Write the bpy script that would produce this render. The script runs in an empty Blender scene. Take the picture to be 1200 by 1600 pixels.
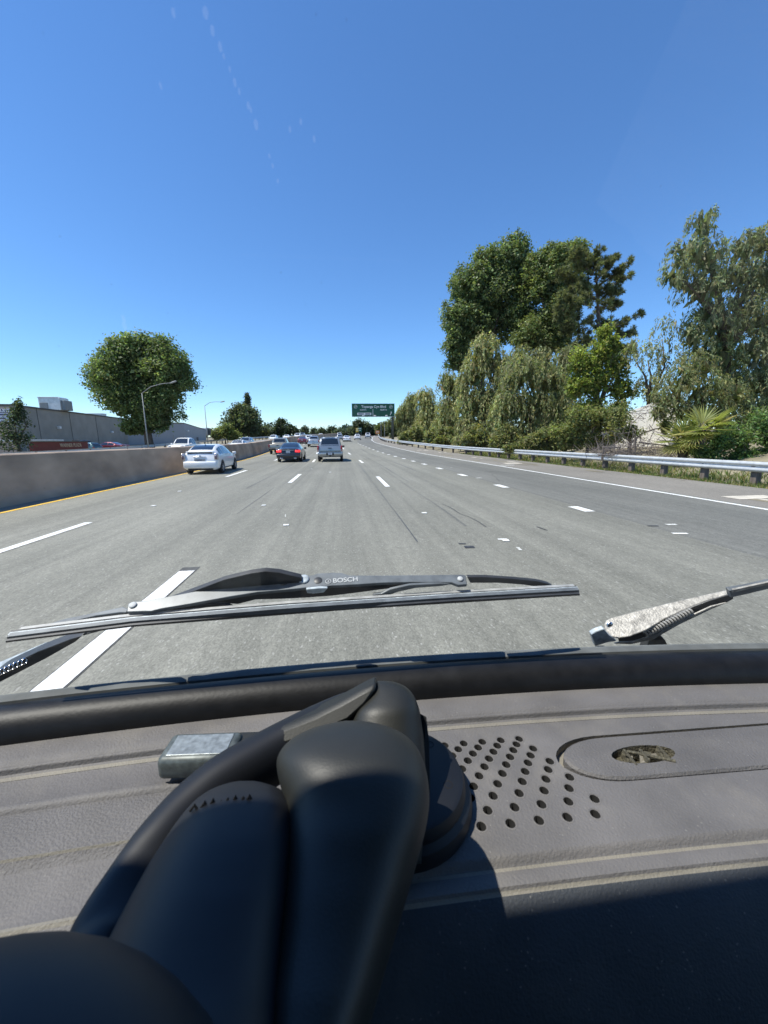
import bpy, bmesh, math, random
import numpy as np
from mathutils import Vector, Matrix
from mathutils.geometry import delaunay_2d_cdt
R = math.radians
random.seed(7); rng = np.random.default_rng(11)
scene = bpy.context.scene
COL = scene.collection

# ------------------------------------------------------------------ camera
FPX, EYE = 600.0, 1.65                      # focal length in pixels of a 1200 x 1600 frame, eye height
PITCH, YAW, ROLL = R(10.62), R(6.2), R(0.5)
cam = bpy.data.cameras.new('camera'); camo = bpy.data.objects.new('camera', cam); COL.objects.link(camo)
cam.sensor_fit = 'VERTICAL'; cam.sensor_height = 36.0; cam.lens = FPX / 1600 * 36.0
cam.clip_start = 0.01; cam.clip_end = 6000
camo.matrix_world = (Matrix.Translation((0, 0, EYE)) @ Matrix.Rotation(-YAW, 4, 'Z')
                     @ Matrix.Rotation(math.pi/2 - PITCH, 4, 'X') @ Matrix.Rotation(-ROLL, 4, 'Z'))
cam.dof.use_dof = True; cam.dof.focus_distance = 1.1; cam.dof.aperture_fstop = 15
scene.camera = camo

# ------------------------------------------------------------------ sky, sun, exposure
SUN_EL, SUN_AZ = R(62), R(-96)              # azimuth measured clockwise from straight ahead (+Y)
world = bpy.data.worlds.new('World'); scene.world = world; world.use_nodes = True
wn = world.node_tree.nodes
sky = wn.new('ShaderNodeTexSky'); sky.sky_type = 'NISHITA'; sky.sun_disc = False
sky.sun_elevation = SUN_EL; sky.sun_rotation = SUN_AZ
sky.air_density = 1.0; sky.dust_density = 0.0; sky.ozone_density = 10.0; sky.altitude = 0
hsv = wn.new('ShaderNodeHueSaturation'); hsv.inputs['Saturation'].default_value = 1.06
world.node_tree.links.new(sky.outputs[0], hsv.inputs['Color']); world.node_tree.links.new(hsv.outputs[0], wn['Background'].inputs[0])
wn['Background'].inputs[1].default_value = 0.146
SUND = Vector((math.sin(SUN_AZ)*math.cos(SUN_EL), math.cos(SUN_AZ)*math.cos(SUN_EL), math.sin(SUN_EL)))
sl = bpy.data.lights.new('sun', 'SUN'); sl.energy = 4.9; sl.angle = R(0.53); sl.color = (1.0, 0.95, 0.865)
so = bpy.data.objects.new('sun', sl); COL.objects.link(so); so.rotation_euler = SUND.to_track_quat('Z', 'Y').to_euler()
so.location = (0, 0, 60)
scene.view_settings.view_transform = 'Standard'; scene.view_settings.look = 'None'
scene.view_settings.exposure = 0.5; scene.view_settings.gamma = 1.0; scene.view_settings.use_curve_mapping = False
scene.render.engine = 'CYCLES'
scene.cycles.max_bounces = 8; scene.cycles.transparent_max_bounces = 12
scene.cycles.use_denoising = True

# ------------------------------------------------------------------ surveying helpers: a sight line through a photo pixel met with a real surface
CM = np.array(camo.matrix_world.to_3x3())
def ray(px, py):
    d = CM @ np.array([(px-600)/FPX, -(py-800)/FPX, -1.0]); return d
def at(px, py, Y):
    r = ray(px, py); return Vector(r*(Y/r[1])) + Vector((0, 0, EYE))
def far(px, py, d):                         # d = distance along the lens axis
    return Vector(ray(px, py)*d) + Vector((0, 0, EYE))
def on_z(px, py, z):
    r = ray(px, py); return Vector(r*((z-EYE)/r[2])) + Vector((0, 0, EYE))
_cy = [-80, 25, 35, 48, 64, 77, 91, 110, 125, 150, 200, 300, 500, 1600]
_cx = [0, 0, -.22, -.85, -1.5, -1.95, -2.0, -1.1, .3, 2.3, 8, 24, 70, 500]
def bend(Y): return float(np.interp(Y, _cy, _cx))
def prof(Y):
    k = 6.0
    def sp(t): return k*(math.log1p(math.exp(t/k)) if t < 150 else t/k)
    return .0245*(sp(Y-42) - sp(Y-215))
def ground(px, py):
    r = ray(px, py); t = .1; p = t
    while EYE + r[2]*t - prof(r[1]*t) > 0 and t < 3000: p = t; t *= 1.02
    lo, hi = p, t
    for _ in range(50):
        m = (lo+hi)/2
        if EYE + r[2]*m - prof(r[1]*m) > 0: lo = m
        else: hi = m
    v = Vector(r*lo); v.z += EYE; return v

# ------------------------------------------------------------------ materials
def _lin(c): return (c[0], c[1], c[2], 1.0)
def new_mat(name):
    m = bpy.data.materials.new(name); m.use_nodes = True
    return m, m.node_tree.nodes, m.node_tree.links, m.node_tree.nodes['Principled BSDF']
def mat(name, col, rough=.6, metal=0.0, var=.12, scale=8.0, bump=0.0, bscale=60.0, coat=0.0, spec=.5, stretch=(1, 1, 1), emit=None):
    """plain coloured surface with a little uneven tone and relief"""
    m, n, l, b = new_mat(name)
    tc = n.new('ShaderNodeTexCoord'); mp = n.new('ShaderNodeMapping'); mp.inputs['Scale'].default_value = stretch
    l.new(tc.outputs['Object'], mp.inputs[0])
    if var > 0:
        nz = n.new('ShaderNodeTexNoise'); nz.inputs['Scale'].default_value = scale; nz.inputs['Detail'].default_value = 6
        l.new(mp.outputs[0], nz.inputs['Vector'])
        r = n.new('ShaderNodeValToRGB'); r.color_ramp.elements[0].position = .3; r.color_ramp.elements[1].position = .7
        r.color_ramp.elements[0].color = _lin([c*(1-var) for c in col]); r.color_ramp.elements[1].color = _lin([min(1, c*(1+var)) for c in col])
        l.new(nz.outputs['Fac'], r.inputs[0]); l.new(r.outputs[0], b.inputs['Base Color'])
    else: b.inputs['Base Color'].default_value = _lin(col)
    b.inputs['Roughness'].default_value = rough; b.inputs['Metallic'].default_value = metal
    b.inputs['Coat Weight'].default_value = coat; b.inputs['Coat Roughness'].default_value = .04; b.inputs['Specular IOR Level'].default_value = spec
    if bump > 0:
        nb = n.new('ShaderNodeTexNoise'); nb.inputs['Scale'].default_value = bscale; nb.inputs['Detail'].default_value = 4
        bp = n.new('ShaderNodeBump'); bp.inputs['Strength'].default_value = bump; bp.inputs['Distance'].default_value = .02
        l.new(mp.outputs[0], nb.inputs['Vector']); l.new(nb.outputs['Fac'], bp.inputs['Height']); l.new(bp.outputs[0], b.inputs['Normal'])
    if emit:
        b.inputs['Emission Color'].default_value = _lin(emit[0]); b.inputs['Emission Strength'].default_value = emit[1]
    return m
def leaf_mat(name, trans=.52, rough=.5):
    m, n, l, b = new_mat(name)
    a = n.new('ShaderNodeAttribute'); a.attribute_name = 'tint'
    b.inputs['Roughness'].default_value = rough; b.inputs['Specular IOR Level'].default_value = .35
    t = n.new('ShaderNodeBsdfTranslucent'); mx = n.new('ShaderNodeMixShader'); mx.inputs[0].default_value = trans
    hs = n.new('ShaderNodeMix'); hs.data_type = 'RGBA'; hs.blend_type = 'MULTIPLY'; hs.inputs[0].default_value = 1
    hs.inputs[7].default_value = (1.25, 1.3, .7, 1)
    l.new(a.outputs['Color'], b.inputs['Base Color']); l.new(a.outputs['Color'], hs.inputs[6]); l.new(hs.outputs[2], t.inputs['Color'])
    l.new(b.outputs[0], mx.inputs[1]); l.new(t.outputs[0], mx.inputs[2])
    l.new(mx.outputs[0], n['Material Output'].inputs[0])
    return m
def asphalt(name, lo, hi, speck, tracks=True):
    m, n, l, b = new_mat(name)
    tc = n.new('ShaderNodeTexCoord')
    def mapped(s):
        mp = n.new('ShaderNodeMapping'); mp.inputs['Scale'].default_value = s; l.new(tc.outputs['Object'], mp.inputs[0]); return mp.outputs[0]
    def noise(s, sc, det=5, rough=.6):
        z = n.new('ShaderNodeTexNoise'); z.inputs['Scale'].default_value = sc; z.inputs['Detail'].default_value = det; z.inputs['Roughness'].default_value = rough
        l.new(mapped(s), z.inputs['Vector']); return z.outputs['Fac']
    def ramp(src, p0, c0, p1, c1):
        r = n.new('ShaderNodeValToRGB'); e = r.color_ramp.elements
        e[0].position = p0; e[0].color = c0; e[1].position = p1; e[1].color = c1; l.new(src, r.inputs[0]); return r.outputs[0]
    def mul(a, bb, f=1.0):
        x = n.new('ShaderNodeMix'); x.data_type = 'RGBA'; x.blend_type = 'MULTIPLY'; x.inputs[0].default_value = f
        l.new(a, x.inputs[6]); l.new(bb, x.inputs[7]); return x.outputs[2]
    base = ramp(noise((1, .35, 1), .55, 6), .3, _lin(lo), .72, _lin(hi))
    g = lambda v: (v, v, v, 1)
    if tracks:                                # worn wheel paths and the seams between paving passes
        base = mul(base, ramp(noise((1, .006, 0), 1.9, 5, .7), .32, g(.78), .66, g(1.12)))
        base = mul(base, ramp(noise((1, .012, 0), 14, 2), .62, g(1), .72, g(.82)), .7)
        base = mul(base, ramp(noise((1, .25, 1), .09, 3), .35, g(.88), .65, g(1.08)))
    base = mul(base, ramp(noise((1, .5, 1), 9, 4, .7), .3, g(.86), .7, g(1.1)))
    # light and dark aggregate
    v = n.new('ShaderNodeTexVoronoi'); v.inputs['Scale'].default_value = 95; l.new(mapped((1, .5, 1)), v.inputs['Vector'])
    sx = n.new('ShaderNodeSeparateColor'); l.new(v.outputs['Color'], sx.inputs[0])
    base = mul(base, ramp(sx.outputs[0], 0, g(.8), 1.0, g(1.2)))
    v2 = n.new('ShaderNodeTexVoronoi'); v2.inputs['Scale'].default_value = 70; l.new(mapped((1, .5, 1)), v2.inputs['Vector'])
    s2 = n.new('ShaderNodeSeparateColor'); l.new(v2.outputs['Color'], s2.inputs[0])
    sp = ramp(s2.outputs[1], .95, g(0), 1.0, g(.38))
    x = n.new('ShaderNodeMix'); x.data_type = 'RGBA'; l.new(sp, x.inputs[0]); l.new(base, x.inputs[6]); x.inputs[7].default_value = _lin(speck)
    l.new(x.outputs[2], b.inputs['Base Color'])
    b.inputs['Roughness'].default_value = .78; b.inputs['Specular IOR Level'].default_value = .4
    bp = n.new('ShaderNodeBump'); bp.inputs['Strength'].default_value = .35; bp.inputs['Distance'].default_value = .01
    l.new(sx.outputs[0], bp.inputs['Height']); l.new(bp.outputs[0], b.inputs['Normal'])
    return m

M = {}
M['asphalt'] = asphalt('asphalt', (.178, .175, .143), (.233, .228, .188), (.46, .45, .41))
M['asphalt_dark'] = asphalt('asphalt_dark', (.137, .137, .119), (.178, .176, .153), (.36, .36, .33), True)
M['far_asphalt'] = asphalt('far_asphalt', (.20, .197, .18), (.28, .273, .25), (.5, .5, .46), True)
M['shoulder'] = asphalt('shoulder', (.17, .158, .134), (.23, .212, .18), (.42, .41, .38), False)
M['paint'] = mat('road_paint', (.70, .70, .66), .6, var=.2, scale=18, bump=.1)
M['paint_worn'] = mat('worn_road_paint', (.5, .5, .46), .7, var=.4, scale=26)
M['yellow'] = mat('yellow_paint', (.72, .45, .06), .6, var=.2, scale=10)
M['tar'] = mat('tar', (.045, .046, .048), .5, var=.3, scale=20)
M['old_tar'] = mat('old_tar', (.075, .075, .07), .8, var=.3, scale=14)
M['stain'] = asphalt('stained_asphalt', (.112, .112, .098), (.150, .148, .130), (.3, .3, .27), False)
M['concrete'] = mat('wall_concrete', (.38, .29, .215), .85, var=.38, scale=.9, bump=.3, bscale=25, stretch=(1, .5, 1))
M['pale_concrete'] = mat('pale_concrete', (.5, .46, .38), .85, var=.2, scale=5, bump=.2)
M['dirt'] = mat('dirt', (.20, .175, .115), .95, var=.35, scale=.7, bump=.5, bscale=6)
M['bark'] = mat('bark', (.10, .075, .055), .9, var=.4, scale=5, bump=.6, bscale=14, stretch=(1, 1, .3))
M['twig'] = mat('dead_twigs', (.17, .14, .12), .9, var=.3, scale=9)
M['leaf'] = leaf_mat('leaves'); M['leaf_glossy'] = leaf_mat('glossy_leaves', .46, .5)
M['galv'] = mat('galvanised_steel', (.50, .515, .505), .45, .3, var=.14, scale=6)
M['post_wood'] = mat('weathered_timber', (.13, .105, .085), .9, var=.3, scale=12, stretch=(1, 1, .2))
M['chrome'] = mat('bright_metal', (.75, .76, .78), .18, 1.0, var=.05)
M['black_trim'] = mat('black_trim', (.015, .015, .016), .5, var=.2)
M['tyre'] = mat('tyre_rubber', (.018, .018, .019), .8, var=.2)
M['rim'] = mat('alloy_rim', (.42, .43, .45), .35, .8, var=.1)
M['steel_dark'] = mat('dark_sign_steel', (.10, .11, .10), .6, .4, var=.1)

# ------------------------------------------------------------------ mesh helpers
def tag(o, label, cat=None, group=None, kind=None):
    if label: o['label'] = label
    if cat: o['category'] = cat
    if group: o['group'] = group
    if kind: o['kind'] = kind
    return o
def thing(name, label, cat, loc=(0, 0, 0), rz=0.0, group=None):
    o = bpy.data.objects.new(name, None); COL.objects.link(o); o.empty_display_size = .2
    o.location = loc; o.rotation_euler = (0, 0, rz); return tag(o, label, cat, group)
def link(name, me, m, parent=None, smooth=False):
    if m is not None: me.materials.append(m)
    o = bpy.data.objects.new(name, me); COL.objects.link(o)
    if parent is not None: o.parent = parent
    if smooth: me.polygons.foreach_set('use_smooth', [True]*len(me.polygons))
    return o
class MB:
    def __init__(s): s.v = []; s.f = []
    def add(s, vs, fs):
        k = len(s.v); s.v += [tuple(p) for p in vs]; s.f += [tuple(i+k for i in f) for f in fs]; return s
    def box(s, lo, hi, bev=0.0, taper=(1, 1)):
        x0, y0, z0 = lo; x1, y1, z1 = hi
        if bev <= 0:
            cx, cy = (x0+x1)/2, (y0+y1)/2; tx, ty = taper
            t = lambda x, y: (cx+(x-cx)*tx, cy+(y-cy)*ty, z1)
            return s.add([(x0,y0,z0),(x1,y0,z0),(x1,y1,z0),(x0,y1,z0), t(x0,y0),t(x1,y0),t(x1,y1),t(x0,y1)],
                         [(0,3,2,1),(4,5,6,7),(0,1,5,4),(1,2,6,5),(2,3,7,6),(3,0,4,7)])
        bm = bmesh.new(); bmesh.ops.create_cube(bm, size=1)
        for v in bm.verts: v.co = ((x0+x1)/2+v.co.x*(x1-x0), (y0+y1)/2+v.co.y*(y1-y0), (z0+z1)/2+v.co.z*(z1-z0))
        bmesh.ops.bevel(bm, geom=bm.edges[:], offset=bev, segments=2, profile=.5, affect='EDGES')
        bm.verts.index_update()
        s.add([v.co[:] for v in bm.verts], [[v.index for v in f.verts] for f in bm.faces]); bm.free(); return s
    def tube(s, pts, rad, n=8, cap=True):
        pts = [Vector(p) for p in pts]
        if not isinstance(rad, (list, tuple)): rad = [rad]*len(pts)
        k = len(s.v); ref = None
        for i, p in enumerate(pts):
            d = (pts[min(i+1, len(pts)-1)] - pts[max(i-1, 0)]).normalized()
            if ref is None: ref = d.orthogonal().normalized()
            ref = (ref - d*ref.dot(d)).normalized(); b = d.cross(ref)
            for j in range(n):
                a = 2*math.pi*j/n; s.v.append(tuple(p + (ref*math.cos(a)+b*math.sin(a))*rad[i]))
        for i in range(len(pts)-1):
            for j in range(n):
                a, b2 = k+i*n+j, k+i*n+(j+1) % n; s.f.append((a, b2, b2+n, a+n))
        if cap: s.f.append(tuple(k+j for j in reversed(range(n)))); s.f.append(tuple(k+(len(pts)-1)*n+j for j in range(n)))
        return s
    def lathe(s, prof_, n=24, c=(0, 0, 0), axis='Z'):
        k = len(s.v)
        for r, h in prof_:
            for j in range(n):
                a = 2*math.pi*j/n; x, y = r*math.cos(a), r*math.sin(a)
                p = (x, y, h) if axis == 'Z' else ((h, x, y) if axis == 'X' else (x, h, y))
                s.v.append((p[0]+c[0], p[1]+c[1], p[2]+c[2]))
        for i in range(len(prof_)-1):
            for j in range(n):
                a, b = k+i*n+j, k+i*n+(j+1) % n; s.f.append((a, b, b+n, a+n))
        return s
    def plate(s, pts, off):                     # closed slab: outline swept by the vector off
        n = len(pts); k = len(s.v); off = Vector(off)
        s.v += [tuple(p) for p in pts] + [tuple(Vector(p)+off) for p in pts]
        s.f.append(tuple(k+i for i in range(n))); s.f.append(tuple(k+n+i for i in reversed(range(n))))
        for i in range(n):
            j = (i+1) % n; s.f.append((k+i, k+n+i, k+n+j, k+j))
        return s
    def mesh(s, name):
        me = bpy.data.meshes.new(name); me.from_pydata(s.v, [], s.f); me.validate()
        bm = bmesh.new(); bm.from_mesh(me); bmesh.ops.recalc_face_normals(bm, faces=bm.faces[:]); bm.to_mesh(me); bm.free(); return me
    def build(s, name, m, parent=None, smooth=False, bevel=0.0):
        o = link(name, s.mesh(name), m, parent, smooth)
        if bevel > 0:
            b = o.modifiers.new('edge', 'BEVEL'); b.width = bevel; b.segments = 2; b.limit_method = 'ANGLE'
        return o
def auto(o, ang=35):                            # smooth shading with hard edges kept
    me = o.data; me.polygons.foreach_set('use_smooth', [True]*len(me.polygons))
    bm = bmesh.new(); bm.from_mesh(me)
    for e in bm.edges:
        if len(e.link_faces) == 2 and e.calc_face_angle(0) > R(ang): e.smooth = False
    bm.to_mesh(me); bm.free(); return o
def copy_tree(o, parent=None):
    c = o.copy(); COL.objects.link(c)
    if parent is not None: c.parent = parent
    for ch in o.children: copy_tree(ch, c)
    return c
def text(name, body, size, m, parent, loc, rot, align='LEFT', ext=.002, offset=0.0):
    cu = bpy.data.curves.new(name, 'FONT'); cu.body = body; cu.size = size; cu.align_x = align; cu.align_y = 'CENTER'; cu.extrude = ext; cu.offset = offset
    tmp = bpy.data.objects.new(name, cu); me = bpy.data.meshes.new_from_object(tmp); bpy.data.objects.remove(tmp); me.name = name
    me.materials.clear(); me.materials.append(m); o = bpy.data.objects.new(name, me); COL.objects.link(o)
    if parent is not None: o.parent = parent
    o.location = loc; o.rotation_euler = rot; return o

# ------------------------------------------------------------------ setting: ground, pavements
YL = sorted(set([-60, -30, -12] + list(range(-6, 200, 2)) + list(range(200, 420, 10)) + [450, 500, 600, 800, 1100, 1600]))
def emb(u):                                     # the bank that rises behind the guard rail; u = distance right of the bend line
    return float(np.interp(u, [-400, -60, -30, 14.6, 16, 24, 40, 400], [-1.0, -.6, 0, 0, .12, 1.5, 2.2, 2.5]))
def sheet(name, us, m, dz, ylist=None, ends=None, kind='structure', extra=None):
    ylist = ylist or YL; b = MB(); nu = len(us)
    vs = []
    for y in ylist:
        for u in us:
            vs.append((u+bend(y), y, prof(y)+dz+(extra(u) if extra else 0)))
    fs = [(i*nu+j, i*nu+j+1, (i+1)*nu+j+1, (i+1)*nu+j) for i in range(len(ylist)-1) for j in range(nu-1)]
    o = b.add(vs, fs).build(name, m)
    o['kind'] = kind; return o
sheet('ground', [-900, -400, -200, -100, -60, -45, -30, -26, 12, 14.6, 16, 18, 20, 22, 24, 30, 40, 80, 200, 500, 900], M['dirt'], -.05, extra=emb)
road = sheet('road', [-9.1, -6.8, -3.7, -.2, 1.8, 3.6, 5.75], M['asphalt'], 0.0)
sheet('exit_lane', [5.75, 7.6, 9.95], M['asphalt_dark'], 0.0)
sheet('shoulder', [9.95, 11.5, 13.6], M['shoulder'], 0.0)
sheet('oncoming_road', [-23.5, -19, -15, -11.5, -9.4], M['far_asphalt'], 0.02)

def strip(name, u0, u1, y0, y1, m, parent, dz=.005, jag=0.0):
    ys = [y0] + [y for y in YL if y0 < y < y1] + [y1]; b = MB(); vs = []
    for y in ys:
        j0, j1 = random.uniform(-jag, jag), random.uniform(-jag, jag)
        vs += [(u0+bend(y)+j0, y, prof(y)+dz), (u1+bend(y)+j1, y, prof(y)+dz)]
    return b.add(vs, [(2*i, 2*i+1, 2*i+3, 2*i+2) for i in range(len(ys)-1)]).build(name, m, parent)
# edge lines
strip('edge_line', 9.62, 9.78, -5, 420, M['paint'], road, .006)
strip('median_line', -8.26, -8.12, -5, 420, M['yellow'], road, .006)
strip('seam', 1.2, 1.215, 6, 60, M['tar'], road, .004, .008)
strip('far_edge_line', -22.6, -22.45, -5, 420, M['paint'], road, .026)
for k, (u, y0, y1, w) in enumerate([(2.35, 7, 24, .03), (2.6, 15, 48, .06), (3.9, 20, 60, .10), (-3.4, 14, 40, .035), (7.4, 12, 40, .05), (-2.45, 9, 14, .03)]):
    strip('tyre_stain', u, u+w, y0, y1, M['stain'], road, .0025+.0001*k, .03)
for k in range(6):                               # sealed cracks
    y = random.uniform(6, 45); u = random.uniform(-7.5, 9); n_ = random.randint(4, 8); vs_ = []; dx_ = random.uniform(-.25, .25)
    for j in range(n_):
        x_ = u+dx_*j+random.uniform(-.05, .05); y_ = y+j*.45; w_ = random.uniform(.008, .022); vs_ += [(x_-w_+bend(y_), y_, prof(y_)+.0042), (x_+w_+bend(y_), y_, prof(y_)+.0042)]
    MB().add(vs_, [(2*i, 2*i+1, 2*i+3, 2*i+2) for i in range(n_-1)]).build('sealed_crack', M['old_tar'], road)
# broken lane lines: 3.9 m marks on a 14.6 m cycle
def dashes(u, y0, n, ln=3.9, cyc=14.6, w=.13, dark=False):
    for i in range(n):
        a = y0 + i*cyc
        if dark: strip('line_border_paint', u-w*.72, u+w*.72, a-.1, a+ln+.16, M['old_tar'], road, .0035)  # dark paint border round the dash
        strip('lane_dash', u-w/2-.02, u+w/2+.02, a, a+ln, M['paint'], road, .0075)
dashes(-2.03, 1.0, 1, 4.0, w=.155, dark=True)
dashes(-2.08, 15.6, 12, 3.95); dashes(-5.3, 4.6, 1, 3.9); dashes(-5.42, 18.8, 12, 4.0)
dashes(1.62, 13.6, 12, 3.9)
for (y, ln) in [(8.05, .62), (12.6, .8), (17, .9), (21.3, .9), (25.3, .9), (29, .9), (33, .9), (37.2, .9), (41, .9), (45, .9), (49.3, .9), (54, 1.), (59, 1.), (64, 1.), (69, 1.), (75, 1.1), (82, 1.2)]:
    strip('exit_lane_mark', 5.48, 5.74, y, y+ln*1.1, M['paint'], road, .0075)
# raised markers and broken bits of paint, sighted from the photograph
def patch(name, px, py, wx, wy, m, rot=0.0, h=.0):
    g = ground(px, py); c, s = math.cos(rot), math.sin(rot); b = MB()
    q = [(-wx/2, -wy/2), (wx/2*.9, -wy/2*1.1), (wx/2*1.05, wy/2*.85), (-wx/2*.92, wy/2)]
    pts = [(g.x+x*c-y*s, g.y+x*s+y*c, prof(g.y)+.0045) for x, y in q]
    if h > 0:
        b.plate(pts, (0, 0, h))
        b.build(name, m, road, bevel=h*.4)
    else: b.add([(p[0], p[1], p[2]+.004) for p in pts], [(0, 1, 2, 3)]).build(name, m, road)
for px, py in [(663, 802), (447, 821), (790, 845), (281, 768), (240, 791), (412, 790), (516, 738), (487, 733), (688, 711)]:
    patch('raised_marker', px, py, .11, .11, M['paint'], random.uniform(-.2, .2), .014)
for px, py, wx, wy, k in [(785, 843, .16, .07, 'paint'), (811, 858, .05, .16, 'paint_worn'), (1062, 834, .26, .09, 'paint'), (1049, 820, .22, .10, 'paint_worn'),
                          (1020, 822, .2, .06, 'tar'), (733, 855, .16, .12, 'tar'), (722, 850, .12, .05, 'tar'), (793, 727, .9, .35, 'paint_worn'), (806, 724, .6, .3, 'paint_worn'),
                          (748, 747, .25, .2, 'paint_worn'), (846, 826, .03, .3, 'tar'), (705, 731, .15, .1, 'paint_worn'), (446, 806, .02, .3, 'paint_worn')]:
    patch('paint_scrap', px, py, wx, wy, M[k], random.uniform(-.2, .2))
patch('concrete_slab', 1172, 777, 1.4, .55, M['pale_concrete'], .05)
patch('concrete_slab', 800, 724, 1.2, 1.0, M['pale_concrete'], .05)
for i in range(26):                              # pale dust and patched spots on the shoulder
    y = random.uniform(7, 60); u = random.uniform(10.2, 13.3)
    strip('dust_streak', u, u+random.uniform(.05, .35), y, y+random.uniform(.5, 3), M['pale_concrete'] if i % 3 == 0 else M['dirt'], road, .005+.0003*i, .05)

# median wall
b = MB(); vs = []; ys = [y for y in YL if y <= 420]
profw = [(-9.56, -.05), (-9.50, .25), (-9.44, 1.33), (-9.40, 1.36), (-9.00, 1.36), (-8.96, 1.33), (-8.88, .25), (-8.82, -.05)]
for y in ys:
    for u, z in profw: vs.append((u+bend(y), y, prof(y)+z))
nw = len(profw)
b.add(vs, [(i*nw+j, i*nw+j+1, (i+1)*nw+j+1, (i+1)*nw+j) for i in range(len(ys)-1) for j in range(nw-1)])
tag(b.build('median_wall', M['concrete']), 'long brown concrete median wall beside the yellow line', 'wall')

# ------------------------------------------------------------------ guard rails
def w_beam(o, u, y0, y1, z0=.45, h=.36):
    pr = [(0, 0), (-.02, .01), (-.075, .06), (-.075, .11), (-.01, .165), (-.01, .195), (-.075, .25), (-.075, .30), (-.02, .35), (0, .36)]
    ys = [y0] + [y for y in YL if y0 < y < y1] + [y1]; vs = []
    for y in ys:
        for a, z in pr: vs.append((a+u(y), y, prof(y)+z0+z*h/.36))
    n = len(pr); b = MB().add(vs, [(i*n+j, i*n+j+1, (i+1)*n+j+1, (i+1)*n+j) for i in range(len(ys)-1) for j in range(n-1)])
    r = auto(b.build('rail', M['galv'], o), 50); sm = r.modifiers.new('thick', 'SOLIDIFY'); sm.thickness = .006; return r
railu = lambda y: bend(y) + float(np.interp(y, [0, 12, 40, 90, 130, 400], [14.2, 14.2, 13.6, 12.2, 12.0, 12.0]))
rail = thing('guard_rail', 'galvanised steel guard rail on dark wooden posts along the shoulder', 'guard rail')
w_beam(rail, railu, 2, 260)
pm = MB().box((.06, -.10, -.2), (.26, .10, .80)).mesh('post'); pm.materials.append(M['post_wood'])
bm_ = MB().box((-.01, -.07, .46), (.065, .07, .80)).mesh('spacer_block'); bm_.materials.append(M['post_wood'])
y = 4.3
while y < 150:
    for nm, me in (('post', pm), ('spacer_block', bm_)):
        o = bpy.data.objects.new(nm, me); COL.objects.link(o); o.parent = rail; o.location = (railu(y), y, prof(y))
    y += 1.9 if y < 40 else 3.8
fr = thing('guard_rail', 'thin far guard rail beyond the oncoming lanes below the lamp posts', 'guard rail')
lu = lambda y: bend(y) - 24.6
w_beam(fr, lu, 30, 240, .6)
for i in range(40):
    yy = 31+i*3.8; o = bpy.data.objects.new('post', pm); COL.objects.link(o); o.parent = fr; o.location = (lu(yy)-.3, yy, prof(yy)+.1)

# ------------------------------------------------------------------ our van: dashboard, seal, windscreen, wipers, shell
Z0 = 1.40                                        # top of the dash
def cv(x): return -.125*(x-.05)**2               # the gentle bow of the windscreen
SL = .43                                         # how far the windscreen leans back per metre of height
def glass_y(x, z): return .374 + cv(x) - (z-1.42)*SL
GN = Vector((0, 1, SL)).normalized()
def on_glass(px, py, off):                       # where a sight line meets the sheet lying `off` in front of the glass
    r = ray(px, py); t = .4
    for _ in range(30):
        x, z = r[0]*t, EYE+r[2]*t; t += (glass_y(x, z)+off/GN.y - r[1]*t)/(r[1]+r[2]*SL)
    return Vector((r[0]*t, r[1]*t, EYE+r[2]*t))
def dash_mat(name, col, dust, tex=1.0):
    m, n, l, b = new_mat(name)
    tc = n.new('ShaderNodeTexCoord')
    def nz(s, d=5, st=(1, 1, 1)):
        mp = n.new('ShaderNodeMapping'); mp.inputs['Scale'].default_value = st; l.new(tc.outputs['Object'], mp.inputs[0])
        z = n.new('ShaderNodeTexNoise'); z.inputs['Scale'].default_value = s; z.inputs['Detail'].default_value = d; l.new(mp.outputs[0], z.inputs['Vector']); return z.outputs['Fac']
    r = n.new('ShaderNodeValToRGB'); r.color_ramp.elements[0].position = .3; r.color_ramp.elements[1].position = .75
    r.color_ramp.elements[0].color = _lin([c*.8 for c in col]); r.color_ramp.elements[1].color = _lin([c*1.15 for c in col])
    l.new(nz(16, 8, (1, 1.6, 1)), r.inputs[0])
    r2 = n.new('ShaderNodeValToRGB'); r2.color_ramp.elements[0].position = .5; r2.color_ramp.elements[1].position = .8
    r2.color_ramp.elements[0].color = (0, 0, 0, 1); r2.color_ramp.elements[1].color = (dust, dust, dust, 1); l.new(nz(30, 9), r2.inputs[0])
    x = n.new('ShaderNodeMix'); x.data_type = 'RGBA'; l.new(r2.outputs[0], x.inputs[0]); l.new(r.outputs[0], x.inputs[6]); x.inputs[7].default_value = (.25, .23, .195, 1)
    v = n.new('ShaderNodeTexVoronoi'); v.inputs['Scale'].default_value = 1150; l.new(tc.outputs['Object'], v.inputs['Vector'])
    sc_ = n.new('ShaderNodeSeparateColor'); l.new(v.outputs['Color'], sc_.inputs[0])
    r3 = n.new('ShaderNodeValToRGB'); r3.color_ramp.elements[0].position = .993; r3.color_ramp.elements[1].position = 1.0
    r3.color_ramp.elements[0].color = (0, 0, 0, 1); r3.color_ramp.elements[1].color = (.4, .4, .4, 1); l.new(sc_.outputs[0], r3.inputs[0])
    x2 = n.new('ShaderNodeMix'); x2.data_type = 'RGBA'; l.new(r3.outputs[0], x2.inputs[0]); l.new(x.outputs[2], x2.inputs[6]); x2.inputs[7].default_value = (.3, .29, .26, 1)
    l.new(x2.outputs[2], b.inputs['Base Color'])
    b.inputs['Roughness'].default_value = .62; b.inputs['Specular IOR Level'].default_value = .35
    bp = n.new('ShaderNodeBump'); bp.inputs['Strength'].default_value = .5*tex; bp.inputs['Distance'].default_value = .0012
    l.new(nz(620, 2), bp.inputs['Height']); l.new(bp.outputs[0], b.inputs['Normal'])
    return m
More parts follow.
